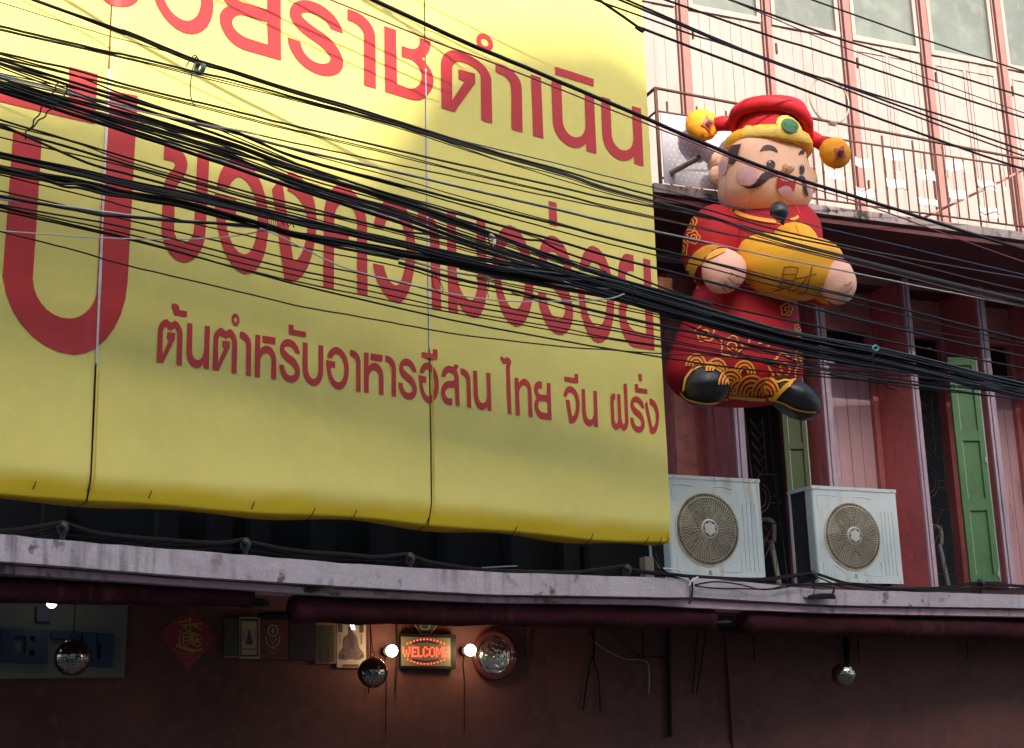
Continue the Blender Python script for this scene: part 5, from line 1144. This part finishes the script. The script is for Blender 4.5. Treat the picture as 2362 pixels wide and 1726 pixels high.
bl = 'black cable within the upper dense band of cables falling across the middle word'
UB = [
([(55,212),(295,287),(530,345),(680,396),(920,466),(1060,515),(1300,606),(1400,640),(1640,706)],4.5),
([(55,218),(295,279),(530,350),(680,391),(920,463),(1060,511),(1300,600),(1400,636),(1640,702)],6),
([(55,228),(295,305),(530,383),(680,434),(920,513),(1060,560),(1300,638),(1400,665),(1640,735)],8),
([(55,200),(295,290),(530,362),(680,415),(920,488),(1060,539),(1300,618),(1400,648),(1640,722),(1780,760),(2020,810),(2305,886)],5),
([(55,215),(295,298),(530,372),(680,423),(920,498),(1060,549),(1300,625),(1400,655),(1640,726),(1780,764)],5),
([(55,222),(295,292),(530,366),(680,419),(920,493),(1060,544),(1300,622),(1400,652)],3.5),
([(55,208),(295,284),(530,358),(680,427),(920,503),(1060,553),(1300,630),(1400,660),(1640,730)],4.5),
([(55,198),(295,272),(530,341),(680,404),(920,474),(1060,524),(1300,596),(1400,628)],3.5),
([(55,170),(295,256),(530,328),(680,383),(800,418),(920,452),(1060,490),(1300,570)],3),
([(55,176),(295,266),(530,354),(680,411),(800,450),(920,483),(1060,532),(1300,610)],3.2),
([(55,160),(295,225),(430,270),(530,310),(600,340),(800,425),(1000,500),(1160,560),(1400,640)],3),
]
for i, (p, r) in enumerate(UB): cable(p, r, {2:'thickest and lowest cable of the upper dense band, under the middle word tops', 8:'uppermost thin cable of the upper dense band', 10:'thin cable slanting steeply through the upper dense band'}.get(i, bl))
bw = 'pale wire within the upper dense band of cables'
cable([(55,213),(295,288),(530,378),(680,430),(920,508)], 2.5, 'pale wire low in the upper dense band of cables', Cw); cable([(55,190),(150,212),(295,251),(450,283),(600,312)], 2.5, 'short pale wire high in the upper dense band at the left', Cw)
LBN = [
('upper thin cable of the lower band, entering left under the dark gap',[(55,293),(295,364),(530,432),(680,471),(920,535),(1060,570),(1300,631),(1400,650),(1640,722)],4,Cb),
('second thin cable of the lower band, entering left under the dark gap',[(55,299),(175,330),(295,373),(530,440),(680,479),(920,540),(1060,575),(1300,640)],2.8,Cb),
('slightly wavy cable crossing the fourth letter of the middle word',[(55,310),(295,380),(530,445),(680,484),(800,505),(920,532),(985,540),(1000,547),(1060,560),(1300,643)],5,Cb),
('thin cable of the lower band above the thick bundle',[(55,330),(295,386),(530,455),(680,493),(920,557),(1060,585),(1300,655)],3,Cb),
('medium cable of the lower band that crosses its neighbours',[(55,312),(175,365),(230,385),(295,402),(530,463),(680,500),(920,560),(1060,595),(1300,650)],5,Cb),
('wavy loose cable below the left end of the bundle',[(55,408),(110,418),(150,431),(185,434),(240,448),(295,455),(420,475),(530,505)],5,Cb),
('second wavy loose cable below the left end of the bundle',[(55,400),(100,412),(140,424),(200,426),(240,440),(295,452)],4,Cb),
('cable leaving the bundle downward at the left',[(55,417),(240,462),(295,478),(530,535),(680,568),(920,615),(1060,657),(1300,699)],3,Cb),
('lower cable crossing the feet of the middle word, first of the five',[(55,453),(295,508),(530,563),(680,600),(920,651),(1060,688),(1300,735),(1400,753),(1640,804),(1780,830),(2020,868),(2305,905)],3.2,Cb),
('white cable lying over a black one across the first letters',[(55,466),(175,480),(295,496),(415,508),(530,520),(600,527),(680,543),(800,567),(920,595),(1060,631),(1200,648),(1300,661),(1450,668)],4.5,Cw),
('black cable twisted with the white one across the first letters',[(55,463),(175,485),(240,497),(295,500),(415,511),(530,517),(620,528),(700,550),(800,575),(920,598)],6,Cb),
('lower cable crossing the feet of the middle word, second of the five',[(55,482),(295,526),(530,586),(680,622),(920,671),(1060,702),(1300,744),(1400,760),(1640,808),(1780,835),(2020,874),(2305,915)],3.6,Cb),
('lower cable crossing the feet of the middle word, third of the five',[(55,488),(295,540),(530,600),(680,635),(920,686),(1060,717),(1300,758),(1400,779),(1640,815),(2020,883),(2305,916)],3,Cb),
('lower cable crossing the feet of the middle word, fourth of the five',[(55,492),(295,549),(530,613),(680,649),(920,698),(1060,724),(1300,767),(1400,782),(1640,818),(2020,870),(2305,898)],3,Cb),
('lower cable crossing the feet of the middle word, lowest of the five',[(55,498),(295,552),(530,614),(680,655),(920,711),(1060,742),(1300,787),(1400,804),(1640,842),(1780,858),(2020,880),(2305,900)],4,Cb),
('thin sagging white wire across the giant letter',[(57,537),(175,546),(295,551),(415,552),(530,546),(620,530)],2.4,Cw),
('thin white wire hanging in a curve under the bundle',[(600,527),(640,543),(700,573),(800,620),(920,650),(1060,681),(1180,695),(1300,695),(1400,690),(1440,678)],3,Cw),
('lowest wire of all, alone over the bottom word',[(55,548),(175,578),(295,613),(530,668),(680,704),(800,726),(920,747),(1060,772),(1300,800),(1400,807),(1560,818),(1640,821),(2020,850),(2305,868)],3,Cb),
('thick lower cable running below the bundle to the black shoe',[(920,606),(1060,645),(1180,670),(1300,700),(1400,724),(1540,755),(1640,775),(1780,805),(2020,847),(2305,890)],7,Cb),
('cable below the bundle over the last letters, upper',[(1180,675),(1300,712),(1400,735),(1640,790),(1780,818),(2020,854),(2305,895)],3,Cb),
('cable below the bundle over the last letters, middle',[(1100,640),(1300,680),(1400,699),(1640,755),(1780,792),(2020,836),(2305,884)],3,Cb),
('cable below the bundle over the last letters, lower',[(1100,643),(1300,686),(1400,706),(1560,742),(1640,770),(1780,812),(1900,830),(2100,862)],3,Cb),
('pale grey wire leaving the bundle over the red robe',[(1300,650),(1400,668),(1500,700),(1560,728),(1640,752),(1740,780),(1850,800)],3.2,Cw),
('pale wire below the bundle across the red robe waves',[(1500,694),(1600,738),(1720,790),(1830,818),(1950,832)],2,Cw),
('steep loose cable dropping from the bundle over the robe waves',[(1520,712),(1580,748),(1640,775),(1700,812),(1800,850),(1900,862),(2100,868)],3.2,Cb),
('cable sagging low over the pink door below the bundle',[(1700,800),(1780,815),(1900,850),(2000,858),(2100,852),(2200,862),(2305,893)],3.5,Cb),
('thin cable just under the right end of the bundle',[(1800,838),(1950,860),(2100,888),(2200,902),(2305,916)],3,Cb),
('very thin cable over the rough plaster above the pink door',[(1700,655),(1850,695),(2020,742),(2305,790)],2,Cb),
]
for lb, p, r, m in LBN: cable(p, r, lb, m)
bb_l = 'black cable inside the thick dark bundle crossing the whole picture'
core = [(55,369),(175,395),(295,424),(415,449),(530,474),(680,511),(800,534),(920,560),(1060,594),(1180,616),(1300,640),(1400,662),(1520,698),(1640,730),(1780,768),(1900,795),(2020,818),(2150,848),(2305,886)]
core2 = [(55,400),(175,420),(295,449),(415,470),(530,500),(620,524),(680,541),(800,563),(920,586),(1060,611),(1180,632),(1300,652),(1400,668),(1520,702),(1640,735),(1780,774),(1900,800),(2020,822),(2150,852),(2305,890)]
def spread(x): return interp([(55,.5),(620,.6),(1060,.75),(1300,.9),(1400,1.5),(1520,1.35),(1780,1.4),(2020,1.3),(2305,1.15)], x)
for i, d in enumerate((-10,-6,-2,2,6,10,13,-13)):
    ph = random.random()*9
    cable([(x, y+d*spread(x)*.85+2.2*math.sin(x*.006+ph)) for x,y in core], random.choice((3.5,4.5,6)), {-13:'topmost black cable of the thick bundle', 13:'lowest strand of the upper half of the thick bundle', 11:'lowest black cable along the underside of the thick bundle'}.get(d, bb_l), Cb, off=random.uniform(-.05,.05))
for i, d in enumerate((-9,-5,-1,3,7,11,-12)):
    ph = random.random()*9
    cable([(x, y+d*spread(x)*.85+2.2*math.sin(x*.006+ph)) for x,y in core2], random.choice((3.5,4.5,6)), {-13:'topmost black cable of the thick bundle', 13:'lowest strand of the upper half of the thick bundle', 11:'lowest black cable along the underside of the thick bundle'}.get(d, bb_l), Cb, off=random.uniform(-.05,.05))
for i, d in enumerate((-24,-20,-16,15,19,23)):
    pts = [(x, y+d*interp([(1060,.3),(1400,.9),(1520,.95),(2305,.75)],x)+2*math.sin(x*.008+i)) for x,y in core2 if x >= 1060]
    cable(pts, random.choice((4,5,6)), 'black cable that joins the thick bundle over its right half', Cg if i == 0 else Cb, off=random.uniform(-.06,.06))
# ---------------------------------------------------------------- fittings on the cables
def kp(x, y, off=.0): P = KP.shifted(off); u, z = P.uv(x, y); return P.at(u, z)
R1 = zoomer(380,50,.14526)
ri = thing('ring_insulator', 'grey blue ring insulator hanging from a wire loop on the upper left cables', 'insulator', kp(464,157))
c = kp(461,157); MB().tube([c+KP.d*.012*math.sin(a/24*6.283)+KP.up*.033*math.cos(a/24*6.283)+KP.n*.03*math.sin(a/24*6.283) for a in range(25)], .016, 8).build('ring', mat('grey_blue_ceramic', (.10,.15,.16), .3), ri, True)
def wire(name, pts, r, par, m=black, off=.02): MB().tube([kp(*p, off) for p in catmull(pts,5)], r, 5).build(name, m, par)
wire('wire_loop', [R1(*p) for p in [(440,560),(470,540),(500,545),(530,600),(500,620),(475,580),(510,570),(545,610),(520,640),(500,600)]], .0042, ri)
wire('tail', [R1(*p) for p in [(500,650),(460,690),(430,820),(408,1000),(405,1120),(425,1230),(460,1320),(490,1350)]], .004, ri, mat('dull_wire2', (.12,.10,.06), .5))
wire('tail', [R1(*p) for p in [(430,580),(390,630),(335,720)]], .004, ri)
wt = thing('white_tube_clip', 'white plastic tube clip tied round cables over the middle word', 'clip', kp(1132,552))
M3 = zoomer(980,440,.21786)
MB().tube([kp(*M3(*p), .12) for p in catmull([(690,465),(725,490),(738,530),(728,575)],5)], .011, 8).build('tube', mat('white_clip', (.6,.6,.55), .4), wt, True)
for pts in ([(675,460),(620,510),(570,570),(550,630),(570,670)],[(760,580),(770,640),(745,740),(752,830)],[(660,470),(675,520),(690,560),(720,610),(660,600)]): wire('tie', [M3(*p) for p in pts], .004, wt, off=.12)
for pts, lb in (([(95,880),(75,920),(90,1010),(140,1070),(185,1085),(190,1030),(150,950),(105,890)],'thin black wire loop hanging from the bundle beside the billboard seam'),([(668,960),(676,1010),(664,1060),(672,1130)],'stray black wire end hanging below the bundle'),([(400,930),(380,960),(340,970)],'small frayed wire end under the bundle')):
    o = MB().tube([kp(*M3(*p), .12) for p in catmull(pts,5)], .0028, 5).build('stray_wire', black); tag(o, lb, 'wire')
tl = thing('wire_lashing', 'coiled wire lashing binding the bundle over the third letter', 'lashing', kp(625,505))
for k in range(5): wire('turn', [(612+k*5+2*math.sin(k*3),486+k%2*3),(619+k*4,505),(614+k*5,532-k%3*3)], .0024, tl, off=.14+.01*k)
o = MB().tube([kp(650+i*4, 512+7*math.sin(i*1.9)+i*1.3, .13) for i in range(8)], .0035, 5).build('stray_wire', black); tag(o, 'zigzag of loose wire right of the coiled lashing', 'wire')
lt = thing('wire_lashing', 'knotted tie round the bundle at the right edge of the billboard', 'lashing', kp(1457,670))
wire('turn', [(1450,652),(1458,660),(1460,690),(1468,698)], .004, lt, off=.14); wire('turn', [(1452,658),(1462,652),(1458,668)], .003, lt, off=.14)
hw = thing('wire_coil', 'loose round coil of black wire hanging under the bundle at the right', 'wire', kp(2058,870))
F = zoomer(1480,560,.3715)
for k in range(2): wire('coil', [F(1555+(50+k*4)*math.cos(a*.5236)+k*5, 850+62*math.sin(a*.5236)-k*4) for a in range(13)], .0032, hw, off=.1)
rt = thing('cyan_ring_tie', 'pale blue ring clip on the bundle over the pink door', 'clip', kp(2021,803))
MB().tube([kp(*F(1452+17*math.cos(a/16*6.28), 655+16*math.sin(a/16*6.28)), .14) for a in range(17)], .009, 6).build('ring', mat('cyan_clip', (.08,.26,.30), .4), rt, True)
wire('tail', [F(*p) for p in [(1438,680),(1428,710),(1440,735),(1432,755)]], .0035, rt, off=.14); wire('tail', [F(*p) for p in [(1450,680),(1440,710),(1450,740)]], .003, rt, off=.14)
R0 = zoomer(55,50,.3632)
for pts, lb in (([(235,380),(205,405),(200,430),(165,480),(150,510),(110,550),(100,590),(65,625),(55,665),(20,690),(8,720),(14,750)],'wavy loose wire wandering down the left edge between the two cable bands'),([(268,395),(275,430),(250,480),(200,520),(195,545),(150,570),(135,605),(95,625),(70,660),(35,690)],'second wavy loose wire beside it at the left edge')):
    o = MB().tube([kp(*R0(*p), .15) for p in catmull(pts,5)], .0045, 5).build('stray_wire', black); tag(o, lb, 'wire')
